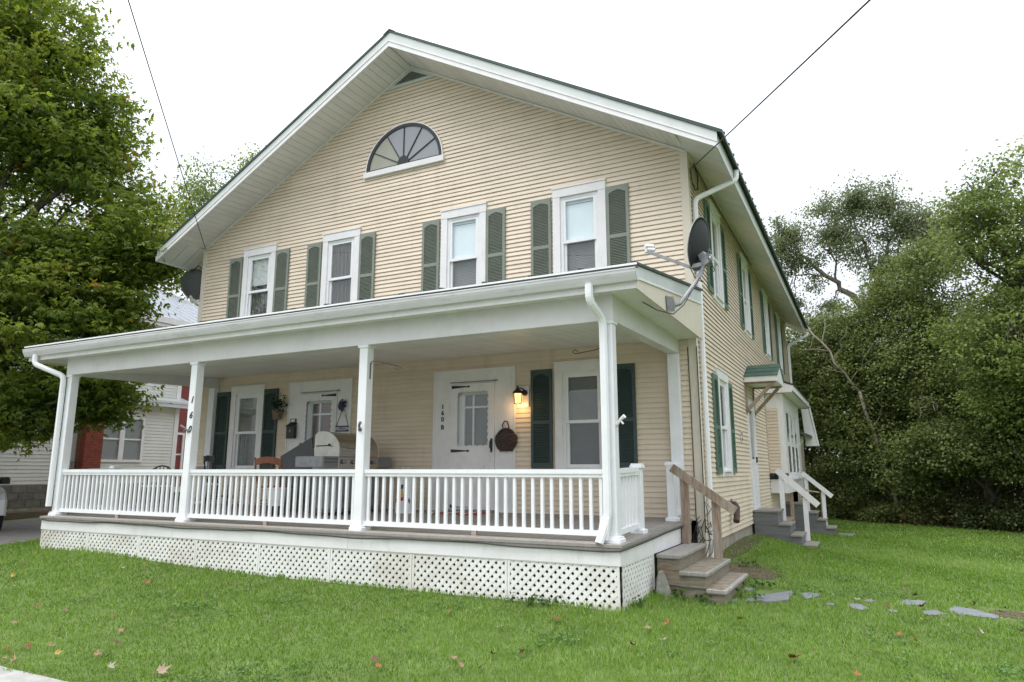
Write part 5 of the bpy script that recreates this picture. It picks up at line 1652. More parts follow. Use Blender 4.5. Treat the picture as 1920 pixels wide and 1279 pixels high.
for (y0, y1, z0, z1, x) in ((3.02, 3.77, 2.02, 3.47, NX), (3.77, 4.52, 2.02, 3.47, NX), (6.05, 6.75, 1.55, 3.1, NX - .9), (-1.6, -.8, 2.0, 3.5, NX), (-6, -5.2, 2.0, 3.5, NX)):
    mb = MB()
    frame(mb, y0, y1, z0, z1, .08, -.06, .04)
    mb.box(y0 + .08, y1 - .08, -.035, .03, (z0 + z1) / 2 - .025, (z0 + z1) / 2 + .025)
    Tw = Matrix.Translation((x, 0, 0)) @ T90
    w_ = N(mb.xf(Tw), "window", M['white'])
    for a, b in ((z0 + .08, (z0 + z1) / 2 - .025), ((z0 + z1) / 2 + .025, z1 - .08)):
        N(MB().box(y0 + .08, y1 - .08, -.012, -.006, a, b).xf(Tw), "pane", M['far_glass'], w_)
    c_ = curtain_mesh(y1 - y0 - .16, z0 + .05, (z0 + z1) / 2, 6).xf(Matrix.Translation(((y0 + y1) / 2, .06, 0)))
    N(c_.xf(Tw), "curtain", M['lace'], w_)
    N(MB().box(y0 + .05, y1 - .05, .10, .11, z0 + .05, z1 - .05).xf(Tw), "room_backing", M['dim'], w_)
for y in (-1.95, -.45):
    N(MB().box(NX + .022, NX + .05, y, y + .32, 1.98, 3.5), "shutter", M['nred'])
ch = N(MB().box(NX + .02, NX + .42, 2.38, 2.92, .6, 3.80), "chimney", M['mortar'])
zc, r_ = .62, 0
bmx = {}
while zc < 3.75:
    y = 2.38 - (r_ % 2) * .11
    while y < 2.90:
        a, b = max(2.38, y), min(2.92, y + .208)
        if b - a > .04:
            key = round(b - a, 3)
            N(MB().box(NX + .415, NX + .428, a, b, zc, zc + .062), "brick", M['brick'], ch)
        y += .22
    N(MB().box(NX + .20, NX + .418, 2.372, 2.385, zc, zc + .062), "brick", M['brick'], ch)
    zc += .075; r_ += 1
N(MB().cbox(NX + .02, NX + .16, 1.95, 2.25, 1.75, 2.05, .01).tube([(NX + .06, 2.1, 1.75), (NX + .06, 2.12, 1.4), (NX + .05, 1.7, 1.15)], .02, 6), "meter_box", M['galv'])
rt = thing("timber_wall", "low dark timber retaining wall in front of the white neighbouring house", "wall", (-17.6, 0, tz(-17.6, 0)))
for k in range(2):
    MB().box(-.1, .08, -6, 6, -.15 + k * .17, .01 + k * .17).build("timber", M['timber'], rt)
MB().box(-.9, -.1, -6, 6, .10, .165).build("earth_fill", M['soil'], rt)

# ------------------------------------------------------------------ parked car at the left edge
ca = thing("parked_car", "silver car nosed towards the street, cut off by the left edge", "car", (-16.6, -1.9, tz(-16.6, -1.9)), R(-20))
# local +x = nose, y = left side; length 4.5, width 1.8
prof = [(-2.25, .35), (-2.28, .75), (-2.2, .98), (-1.75, 1.08), (-1.0, 1.50), (.2, 1.52), (1.0, 1.06), (1.9, .95), (2.2, .78), (2.25, .40)]
body = MB()
secs = [(-.90, .86), (-.86, .96), (-.5, 1.0), (.5, 1.0), (.86, .96), (.90, .86)]
for y, k in secs:
    for x, z in prof:
        yy = y * (.80 if z > 1.2 else 1.0)
        body.v.append((x * (.97 + .03 * k), yy, .28 + (z - .28) * (k if z < 1.2 else 1)))
n = len(prof)
for i in range(len(secs) - 1):
    for k in range(n - 1): body.f.append((i * n + k, i * n + k + 1, (i + 1) * n + k + 1, (i + 1) * n + k))
    body.f.append((i * n + n - 1, i * n, (i + 1) * n, (i + 1) * n + n - 1))
body.f.append(tuple(range(n))); body.f.append(tuple(range(len(secs) * n - 1, (len(secs) - 1) * n - 1, -1)))
body.build("body", M['carpaint'], ca, smooth=False)
MB().prism([(.22, -.66, 1.49), (.98, -.80, 1.08), (.98, .80, 1.08), (.22, .66, 1.49)], (.012, 0, .012)).build("windscreen", M['black'], ca)
for sy in (-1, 1):
    MB().prism([(-.95, sy * .735, 1.44), (.15, sy * .735, 1.45), (.85, sy * .885, 1.07), (-1.5, sy * .885, 1.07)], (0, sy * .01, 0)).build("side_window", M['black'], ca)
    MB().cbox(.62, .78, min(sy * .90, sy * 1.10), max(sy * .90, sy * 1.10), 1.02, 1.18, .03).build("wing_mirror", M['black'], ca)
    MB().prism([(2.1, sy * .55, .72), (2.18, sy * .84, .74), (2.12, sy * .84, .86), (2.02, sy * .55, .84)], (.06, 0, 0)).build("headlight", M['galv'], ca)
    for x in (-1.38, 1.40):
        y = sy * .83
        w_ = MB().lathe([(.20, -.11), (.31, -.11), (.335, -.08), (.335, .08), (.31, .11), (.20, .11)], (x, y, .335), 22, 'y').build("wheel", M['rubber'], ca)
        MB().lathe([(.20, -.10), (.19, .0), (.20, .105), (.05, .112)], (x, y, .335), 16, 'y').build("rim", M['galv'], w_)
        MB().prism([(x + .40 * math.cos(a), sy * .86, .335 + .40 * math.sin(a)) for a in np.linspace(-.1, math.pi + .1, 14)], (0, sy * .046, 0)).build("wheel_arch", M['rubber'], ca)
MB().box(2.20, 2.27, -.6, .6, .48, .66).build("grille", M['black'], ca)
# ------------------------------------------------------------------ trees
LEAF_KITE = (np.array([(0, 0, 0), (-.34, .45, .10), (0, 1, -.06), (.34, .45, .10)]), np.array([(0, 1, 2, 3)]))
_ml = [(0, 0, 0), (-.16, .42, .05), (0, 1.0, -.12), (.16, .42, .05),
       (-.02, .02, 0), (-.62, .30, -.02), (-.60, .78, -.20), (-.12, .46, .05), (.62, .30, -.02), (.60, .78, -.20), (.12, .46, .05)]
LEAF_MAPLE = (np.array(_ml), np.array([(0, 1, 2, 3), (4, 5, 6, 7), (4, 10, 9, 8)]))

def leaves_mesh(name, centers, rad, flat, per, size, template, mat, seed, tint_fn=None, droop=.35, up=.8):
    r = np.random.default_rng(seed)
    n = len(centers)
    N = n * per
    ci = np.repeat(np.arange(n), per)
    off = r.normal(0, 1, (N, 3)) * .55
    rr = np.repeat(rad, per)
    P = centers[ci] + off * rr[:, None] * np.array([1, 1, flat])
    # leaf frame: heading outward in the spray, normal mostly up, drooping towards the tip
    head = off * np.array([1, 1, .2]) + r.normal(0, .5, (N, 3))
    head[:, 2] -= droop + .25 * r.random(N)
    head /= np.linalg.norm(head, axis=1)[:, None] + 1e-9
    nrm = np.stack([r.normal(0, .55, N), r.normal(0, .55, N), np.full(N, up)], 1)
    xs = np.cross(head, nrm); xs /= np.linalg.norm(xs, axis=1)[:, None] + 1e-9
    zs = np.cross(xs, head)
    s = size * r.uniform(.6, 1.25, N)
    tv, tf = template
    k = len(tv)
    V = (P[:, None, :] + s[:, None, None] * (tv[None, :, 0:1] * xs[:, None, :] + tv[None, :, 1:2] * head[:, None, :] + tv[None, :, 2:3] * zs[:, None, :])).reshape(-1, 3)
    F = (tf[None, :, :] + (np.arange(N) * k)[:, None, None]).reshape(-1, tf.shape[1])
    ct = r.normal(0, 1, n)
    t = .5 + .13 * ct[ci] + r.normal(0, .10, N)
    if tint_fn is not None: t = tint_fn(P, t, r)
    return flat_mesh(name, V, F, mat, np.repeat(np.clip(t, 0, 1), k))

def vnoise(P, seed, f):
    r = np.random.default_rng(seed)
    out = np.zeros(len(P))
    for i in range(6):
        d = r.normal(0, 1, 3); d /= np.linalg.norm(d)
        d2 = r.normal(0, 1, 3); d2 /= np.linalg.norm(d2)
        out += np.sin(P @ d * f * (1 + .35 * i) + r.uniform(0, 6.28)) * np.sin(P @ d2 * f * (1 + .3 * i) + r.uniform(0, 6.28))
    return out / 2.2

def crown_points(blobs, seed, shell=.5, gap=-.25, f=1.3):
    r = np.random.default_rng(seed)
    out = []
    for (c, rad, n) in blobs:
        d = r.normal(0, 1, (n, 3)); d /= np.linalg.norm(d, axis=1)[:, None]
        u = r.random(n) ** shell
        out.append(np.array(c) + d * u[:, None] * np.array(rad))
    P = np.concatenate(out)
    return P[vnoise(P, seed + 5, f) > gap]

def branch(mb, p, q, r0, r1, wig, rnd, n=6, sides=7, lift=0.0):
    p, q = Vector(p), Vector(q)
    pts = []
    for i in range(n + 1):
        t = i / n
        w = wig * math.sin(math.pi * t)
        pts.append(p + (q - p) * t + Vector((rnd.uniform(-w, w), rnd.uniform(-w, w), rnd.uniform(-w, w) * .5 + lift * math.sin(math.pi * t))))
    mb.tube(pts, [r0 + (r1 - r0) * (i / n) for i in range(n + 1)], sides)
    return pts

def tree(name, label, cat, base, blobs, leafmat, bark, seed, trunk_r=.2, fork=.45, per=40, size=.13, crad=(.5, .9), flat=.4,
         template=LEAF_KITE, group=None, shell=.5, gap=-.25, f=1.3, limbs=10, twigs=120, tint_fn=None, droop=.35, lean=(0, 0), forks=None):
    bx, by = base
    bz = tz(bx, by) - .1
    root = thing(name, label, cat, (bx, by, bz), group=group)
    B = np.array((bx, by, bz))
    rnd = random.Random(seed)
    P = crown_points(blobs, seed, shell, gap, f)
    cz = np.mean([b[0] for b in blobs], axis=0)
    top = Vector((bx + lean[0] + (cz[0] - bx) * .5, by + lean[1] + (cz[1] - by) * .5, bz + (cz[2] - bz) * fork * 1.6))
    mb = MB()
    tp = branch(mb, (bx, by, bz), top, trunk_r, trunk_r * .62, trunk_r * .7, rnd, 8, 10)
    ends = []
    for k in range(limbs):
        c, rad, _ = blobs[k % len(blobs)]
        d = Vector((rnd.gauss(0, 1), rnd.gauss(0, 1), rnd.gauss(.25, .8))).normalized()
        q = Vector(c) + Vector((d.x * rad[0], d.y * rad[1], d.z * rad[2])) * rnd.uniform(.35, .8)
        s = tp[rnd.randint(4, 8)]
        ends += branch(mb, s, q, trunk_r * rnd.uniform(.32, .5), trunk_r * .07, (q - s).length * .06, rnd, 7, 6, (q - s).length * .06)[2:]
    E = np.array([tuple(e) for e in ends])
    idx = np.random.default_rng(seed + 1).permutation(len(P))[:twigs]
    for i in idx:
        j = np.argmin(((E - P[i]) ** 2).sum(1))
        if np.linalg.norm(E[j] - P[i]) > .2:
            branch(mb, E[j], P[i], trunk_r * .075, .008, .1, rnd, 3, 4, .05)
    mb.v = [(v[0] - bx, v[1] - by, v[2] - bz) for v in mb.v]
    mb.build("trunk", bark, root, smooth=True)
    r = np.random.default_rng(seed + 2)
    rad = r.uniform(crad[0], crad[1], len(P))
    me = leaves_mesh("crown", P, rad, flat, per, size, template, leafmat, seed + 3, tint_fn, droop)
    me.transform(Matrix.Translation((-bx, -by, -bz)))
    o = put("crown", me, root)
    return root

GREEN_MAPLE = leaf_mat("maple_leaves", [(0, (.065, .105, .020)), (.45, (.150, .215, .036)), (.78, (.285, .335, .060)), (.90, (.30, .26, .045)), (1, (.38, .17, .04))], .5)
GREEN_WOOD = leaf_mat("wood_leaves", [(0, (.068, .092, .030)), (.5, (.150, .190, .060)), (.85, (.25, .295, .095)), (.95, (.20, .165, .07)), (1, (.22, .10, .05))], .42)
GREEN_PALE = leaf_mat("pale_leaves", [(0, (.08, .115, .034)), (.5, (.175, .232, .066)), (.9, (.29, .35, .11)), (1, (.24, .19, .07))], .45)
GREEN_AIRY = leaf_mat("airy_leaves", [(0, (.10, .125, .06)), (.5, (.17, .205, .10)), (1, (.26, .28, .15))], .45)
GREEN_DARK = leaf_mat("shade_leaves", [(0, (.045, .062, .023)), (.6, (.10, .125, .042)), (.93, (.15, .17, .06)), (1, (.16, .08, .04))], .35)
AUTUMN = leaf_mat("autumn_leaves", [(0, (.08, .11, .03)), (.45, (.16, .17, .04)), (.7, (.30, .13, .04)), (1, (.34, .09, .03))], .4)

def maple_tint(P, t, r):
    t = t * .9 + .05 + .16 * vnoise(P, 3, 1.1) + .02 * (P[:, 2] - 6) * .5
    t = np.minimum(t, .80)
    au = (vnoise(P, 8, 1.9) > .95) & (r.random(len(P)) < .5)
    t[au] = r.uniform(.86, 1.0, au.sum())
    return t
# the big maple over the driveway: trunk just outside the frame, crown reaching to the corner of the house
tree("maple_tree", "big green maple with yellowing leaves overhanging the driveway on the left", "tree", (-16.4, -4.1),
     [((-15.2, -2.2, 8.3), (2.6, 2.6, 5.2), 380), ((-14.2, -1.4, 5.0), (2.1, 2.2, 2.4), 330), ((-13.45, -.8, 6.9), (1.5, 1.6, 2.0), 210), ((-14.7, -2.4, 11.5), (1.5, 1.6, 2.2), 170), ((-14.0, -1.3, 9.3), (1.4, 1.5, 1.7), 160),
      ((-13.5, -1.0, 3.6), (1.2, 1.3, .9), 110), ((-15.2, -2.6, 3.6), (1.5, 1.3, 1.5), 170), ((-16.5, -3.3, 8), (2.2, 2.4, 5.5), 300), ((-12.95, -.6, 5.2), (.6, .7, .8), 50), ((-13.0, -.35, 7.3), (.75, .8, .9), 90), ((-12.65, -.3, 6.75), (.5, .6, .5), 40), ((-14.4, -2.0, 2.75), (.8, .8, .5), 40)],
     GREEN_MAPLE, M['bark_dark'], 21, trunk_r=.30, per=66, size=.11, crad=(.38, .74), flat=.22, template=LEAF_MAPLE, shell=.42, gap=-.34, f=1.7, limbs=26, twigs=360, tint_fn=maple_tint)

def wood_tint(P, t, r):
    t = t + .12 * vnoise(P, 31, .7) + .10 * vnoise(P, 37, 2.2)
    t = np.minimum(t, .88)
    au = (vnoise(P, 17, .9) > .9) & (r.random(len(P)) < .35)
    t[au] = r.uniform(.92, 1.0, au.sum())
    return t
WG = "trees of the wood behind the lawn"
# tall airy tree with a visible forked grey trunk
def airy():
    bx, by = 2.9, 19.6
    bz = tz(bx, by) - .1
    root = thing("tall_tree", "tall airy tree with a forked grey trunk leaning left above the wood", "tree", (bx, by, bz), group=WG)
    rnd = random.Random(5)
    mb = MB()
    K = Vector((2.55, 19.6, 7.9))
    branch(mb, (bx, by, bz), K, .32, .22, .15, rnd, 8, 10)
    l1 = branch(mb, K, (.55, 19.5, 10.4), .13, .055, .18, rnd, 8, 8, .1)
    l1b = branch(mb, l1[-1], (-.35, 19.5, 11.6), .055, .012, .12, rnd, 6, 6)
    l1c = branch(mb, l1[5], (-.75, 19.4, 9.75), .045, .01, .12, rnd, 6, 6)
    l2 = branch(mb, K, (3.5, 19.8, 9.9), .14, .085, .12, rnd, 6, 8)
    l2b = branch(mb, l2[-1], (3.9, 19.7, 12.2), .075, .015, .2, rnd, 6, 6)
    l2c = branch(mb, l2[3], (2.3, 19.9, 12.6), .06, .012, .2, rnd, 6, 6)
    l3 = branch(mb, l1[3], (1.3, 19.7, 12.2), .05, .012, .2, rnd, 6, 6)
    l4 = branch(mb, K, (4.6, 19.7, 8.9), .06, .012, .2, rnd, 6, 6)
    E = np.array([tuple(p) for p in l1[3:] + l1b + l1c + l2[2:] + l2b + l2c + l3 + l4])
    blobs = [((.0, 19.4, 11.3), (.9, 1.3, 1.2), 120), ((-.45, 19.4, 10.5), (.75, 1.1, .9), 70), ((1.3, 19.6, 12.2), (.9, 1.2, 1.0), 70), ((2.5, 19.7, 12.5), (1.1, 1.4, 1.1), 130), ((3.6, 19.7, 12.1), (.9, 1.2, 1.3), 100), ((4.4, 19.7, 11.2), (1.0, 1.3, 1.1), 110), ((2.3, 19.7, 10.7), (1.6, 1.4, .8), 90),
             ((-.75, 19.4, 9.7), (.5, .8, .45), 30), ((.7, 19.5, 9.3), (.9, .8, .4), 24), ((4.5, 19.6, 9.6), (1.1, 1.2, .9), 120), ((1.6, 19.6, 11.2), (1.3, 1.2, .8), 90), ((.5, 19.5, 10.3), (.9, 1.0, .5), 50), ((5.2, 19.4, 10.6), (.9, 1.1, 1.2), 110), ((3.4, 19.6, 8.6), (1.3, 1.2, .6), 60), ((3.2, 19.6, 9.6), (1.0, 1.2, .5), 40), ((.0, 19.4, 8.5), (.5, .6, .2), 12), ((1.4, 19.5, 8.2), (.6, .6, .3), 14)]
    P = crown_points([(a, b, int(n * 1.75)) for a, b, n in blobs], 77, .95, .0, 3.1)
    for p in P[np.random.default_rng(3).permutation(len(P))[:240]]:
        j = np.argmin(((E - p) ** 2).sum(1))
        branch(mb, E[j], p, .03, .007, .12, rnd, 4, 4, .06)
    mb.v = [(v[0] - bx, v[1] - by, v[2] - bz) for v in mb.v]
    mb.build("trunk", M['bark'], root, smooth=True)
    rad = np.random.default_rng(4).uniform(.22, .42, len(P))
    me = leaves_mesh("crown", P, rad, .8, 36, .10, LEAF_KITE, GREEN_AIRY, 78, None, .7, .5)
    me.transform(Matrix.Translation((-bx, -by, -bz)))
    put("crown", me, root)
airy()
tree("tall_tree", "tall full light green tree at the right edge rising above the wood", "tree", (7.4, 12.6),
     [((6.9, 12.0, 9.2), (2.3, 2.2, 2.4), 300), ((5.3, 11.9, 8.3), (1.1, 1.4, 1.2), 110), ((7.2, 12.0, 6.2), (2.2, 2.0, 2.2), 260), ((5.9, 11.7, 5.2), (1.3, 1.5, 1.5), 150), ((5.6, 12.4, 9.6), (.9, 1.1, .9), 60), ((8.6, 12.2, 9.6), (1.8, 2, 2.6), 150)],
     GREEN_PALE, M['bark_dark'], 33, trunk_r=.26, per=52, size=.11, crad=(.36, .68), flat=.30, group=WG, shell=.5, gap=-.14, f=1.7, limbs=16, twigs=200, tint_fn=wood_tint)
specs = [  # label, base, blobs, material
    ("mid green tree standing just behind the rear corner of the house", (-.4, 18.6), [((-.2, 18.0, 5.4), (1.7, 1.6, 2.5), 270), ((.7, 17.9, 6.3), (1.2, 1.3, 1.5), 130), ((.2, 17.6, 2.6), (1.5, 1.4, 1.8), 170), ((-1.2, 18.4, 3.6), (1.6, 1.6, 2.8), 150)], GREEN_WOOD),
    ("bushy tree tinged with red leaves below the forked grey trunk", (2.4, 17.6), [((2.0, 17.0, 6.0), (1.5, 1.4, 1.3), 190), ((3.3, 17.0, 7.6), (1.1, 1.2, 1.2), 120), ((1.7, 17.4, 7.0), (1.1, 1.1, .9), 110), ((1.6, 16.9, 4.4), (1.5, 1.5, 1.5), 190), ((3.0, 16.8, 4.6), (1.5, 1.4, 1.7), 190), ((2.4, 16.4, 2.6), (1.7, 1.3, 1.4), 190)], GREEN_WOOD),
    ("dense green tree in the middle of the wood, right of the forked trunk", (4.3, 16.6), [((4.2, 16.0, 7.3), (1.5, 1.4, 2.0), 240), ((4.9, 16.2, 8.7), (1.0, 1.1, 1.2), 110), ((4.0, 15.6, 4.6), (1.5, 1.4, 1.6), 200), ((5.0, 15.2, 3.1), (1.5, 1.3, 1.6), 190), ((3.8, 15.2, 2.0), (1.4, 1.1, 1.2), 150)], GREEN_WOOD),
    ("light green spreading tree in front of the wood near the right edge", (6.3, 14.2), [((5.9, 13.2, 3.9), (1.3, 1.3, 1.3), 190), ((6.9, 13.2, 3.0), (1.5, 1.3, 1.5), 190), ((5.4, 13.5, 5.6), (1.2, 1.3, 1.1), 130), ((6.6, 13.6, 6.0), (1.4, 1.3, 1.3), 140)], GREEN_PALE),
    ("reddish green tree with drooping branches over the shade at the lawn's far edge", (5.3, 14.6), [((5.0, 13.9, 2.35), (1.2, 1.0, .75), 130), ((6.3, 13.2, 2.0), (1.2, 1.0, .6), 110), ((4.1, 14.3, 2.5), (1.1, .9, .9), 110)], GREEN_WOOD),
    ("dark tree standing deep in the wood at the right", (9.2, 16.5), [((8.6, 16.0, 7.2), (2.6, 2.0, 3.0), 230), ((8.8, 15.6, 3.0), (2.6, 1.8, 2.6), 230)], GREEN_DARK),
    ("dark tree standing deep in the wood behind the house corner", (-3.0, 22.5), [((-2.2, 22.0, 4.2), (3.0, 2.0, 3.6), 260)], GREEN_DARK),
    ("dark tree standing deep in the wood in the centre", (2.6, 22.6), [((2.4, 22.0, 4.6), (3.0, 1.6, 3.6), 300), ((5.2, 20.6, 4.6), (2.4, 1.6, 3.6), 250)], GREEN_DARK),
]
for i, (lab, base, blobs, mat) in enumerate(specs):
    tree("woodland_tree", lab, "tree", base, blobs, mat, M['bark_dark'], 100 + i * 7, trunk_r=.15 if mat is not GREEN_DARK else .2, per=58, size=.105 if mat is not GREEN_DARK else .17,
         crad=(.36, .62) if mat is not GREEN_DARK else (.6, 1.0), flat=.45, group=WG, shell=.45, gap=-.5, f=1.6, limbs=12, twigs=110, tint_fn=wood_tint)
# low bushes along the edge of the lawn
bsp = [((.9, 17.0), 1.2, 1.3, "leafy shrub at the far end of the lawn beside the house"), ((2.2, 16.1), 1.1, 1.25, "second leafy shrub along the lawn's far edge, right of the house"), ((3.5, 15.5), 1.1, 1.1, "low rounded shrub at the middle of the lawn's far edge"),
       ((4.7, 14.5), .9, .75, "low dark ferny shrub in the shade under the drooping tree"), ((5.9, 13.75), .9, .7, "low dark ferny shrub at the right end of the lawn's far edge"), ((7.2, 13.0), 1.1, .9, "shrub beyond the lawn at the right edge of the frame"), ((4.6, 16.2), 1.5, 1.9, "tall dark shrub filling the shade under the middle trees"), ((6.6, 15.2), 1.6, 1.7, "tall dark shrub filling the shade at the right of the wood"), ((2.6, 17.8), 1.5, 1.9, "tall dark shrub behind the bare dead tree")]
for i, ((x, y), r_, h, lab) in enumerate(bsp):
    z = tz(x, y)
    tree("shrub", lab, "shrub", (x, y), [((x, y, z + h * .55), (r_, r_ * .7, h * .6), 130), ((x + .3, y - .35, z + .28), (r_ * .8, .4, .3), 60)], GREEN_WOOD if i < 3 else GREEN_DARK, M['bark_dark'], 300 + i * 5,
         trunk_r=.05, per=44, size=.085, crad=(.22, .40), flat=.55, group="shrubs along the edge of the wood", gap=-.8, limbs=7, twigs=40, tint_fn=wood_tint)
# bare dead tree in front of the wood
def dead():
    bx, by = 3.0, 15.6
    bz = tz(bx, by) - .1
    t = thing("dead_tree", "bare pale dead tree with a slanting trunk in front of the wood", "tree", (bx, by, bz), group=WG)
    rnd = random.Random(9)
    mb = MB()
    p = branch(mb, (bx, by, bz), (2.1, 15.9, 4.4), .065, .055, .06, rnd, 6, 7)
    q = branch(mb, p[-1], (.35, 15.9, 7.2), .055, .022, .12, rnd, 8, 6)
    branch(mb, q[-1], (-.05, 15.9, 8.0), .03, .008, .05, rnd, 4, 5)
    for a, e in ((q[2], (1.0, 15.7, 5.3)), (q[4], (.3, 15.8, 6.0)), (q[5], (1.2, 15.9, 7.4)), (q[3], (1.9, 15.9, 6.7)), (q[6], (-.1, 15.8, 6.9)), (p[4], (2.8, 15.7, 4.5)), (q[1], (2.6, 15.6, 5.9)), (q[7], (.6, 15.9, 8.0))):
        b = branch(mb, a, e, .02, .006, .08, rnd, 5, 5)
        for k in range(2): branch(mb, b[2 + k], Vector(b[2 + k]) + Vector((rnd.uniform(-.4, .4), rnd.uniform(-.2, .2), rnd.uniform(.1, .5))), .012, .004, .03, rnd, 3, 4)
    mb.v = [(v[0] - bx, v[1] - by, v[2] - bz) for v in mb.v]
    mb.build("trunk", M['deadwood'], t, smooth=True)
    for k, (c, s) in enumerate(((Vector((4.0, 14.3, 3.5)), .8), (Vector((6.1, 12.6, 2.0)), 1.6))):
        mb = MB()
        o = Vector((4.3, 16.4, 2.4)) if k == 0 else Vector((c.x, c.y, tz(c.x, c.y) - .05))
        lab = ("loop of bare grey branches hanging in the middle of the wood", "dark bare bough arching over the shade at the right of the wood")[k]
        tt = thing("bare_branches", lab, "dead branches", o, group=WG)
        for j in range(5 if k == 0 else 3):
            e = c + Vector((rnd.uniform(-.5, .5), rnd.uniform(-.2, .2), rnd.uniform(-.6, .5))) * s
            if k == 0:
                m = Vector((4.1, 14.6, 3.9))
                branch(mb, Vector((0, 0, 0)), m - o, .03, .022, .1, rnd, 5, 5, .2)
                branch(mb, m - o, e - o, .022, .008, .18, rnd, 7, 5, .12)
            else:
                branch(mb, Vector((rnd.uniform(-.1, .1), 0, 0)), e - o, .035, .012, .25, rnd, 7, 5, .3)
        mb.build("bough", M['deadwood'] if k == 0 else M['bark_dark'], tt, smooth=True)
dead()
# tree seen over the left roof slope, and an autumn-coloured one behind the neighbours' roof
tree("tall_tree", "tall yellowish green tree showing above the left slope of the roof", "tree", (-23.0, 11.0),
     [((-23.0, 9.6, 13.5), (1.9, 2.0, 2.2), 170), ((-21.7, 10.9, 15.0), (1.0, 1.2, 1.6), 80), ((-23.6, 8.6, 11.5), (1.7, 1.8, 1.8), 130), ((-21.0, 11.6, 13.5), (2.0, 2.0, 3.0), 170)],
     GREEN_PALE, M['bark'], 41, trunk_r=.3, per=48, size=.13, crad=(.45, .75), flat=.6, shell=.55, gap=-.3, f=1.4, limbs=12, twigs=120, droop=.6)
tree("autumn_tree", "small tree turning orange beyond the neighbours' grey roof", "tree", (-27, 13.5),
     [((-27, 13.0, 8.6), (2.4, 1.8, 2.2), 130), ((-25.5, 13.8, 7.4), (1.6, 1.6, 1.6), 80)], AUTUMN, M['bark'], 43, trunk_r=.2, per=28, size=.18, crad=(.5, .8), flat=.5, limbs=9, twigs=70)
tree("woodland_tree", "dark green tree beyond the neighbours' house at the far left", "tree", (-31, 4.5),
     [((-30, 4, 9), (4, 3, 5), 220), ((-27.5, 7.5, 8), (2.5, 2.5, 4), 120)], GREEN_WOOD, M['bark'], 45, trunk_r=.3, per=30, size=.24, crad=(.7, 1.1), flat=.45, limbs=10, twigs=60)
# far mass of woodland closing the view behind
def farwood():
    r = np.random.default_rng(71)
    n = 1250
    x = r.uniform(-14, 26, n)
    y = 27 + r.uniform(0, 5, n) - .25 * x
    z = r.random(n) ** .8 * (6.2 + 1.2 * np.sin(x * .6) + .8 * np.sin(x * 1.7 + 1))
    z[:300] = r.uniform(.1, 1.8, 300)
    P = np.stack([x, y, z + TZ(x, y)], 1)
    me = leaves_mesh("woodland", P, r.uniform(.8, 1.3, n), .6, 30, .30, LEAF_KITE, GREEN_DARK, 72, None)
    o = put("woodland", me, kind='stuff')
    o['label'] = "dense far mass of dark woodland closing off the lawn"
    o['category'] = "woodland"
farwood()

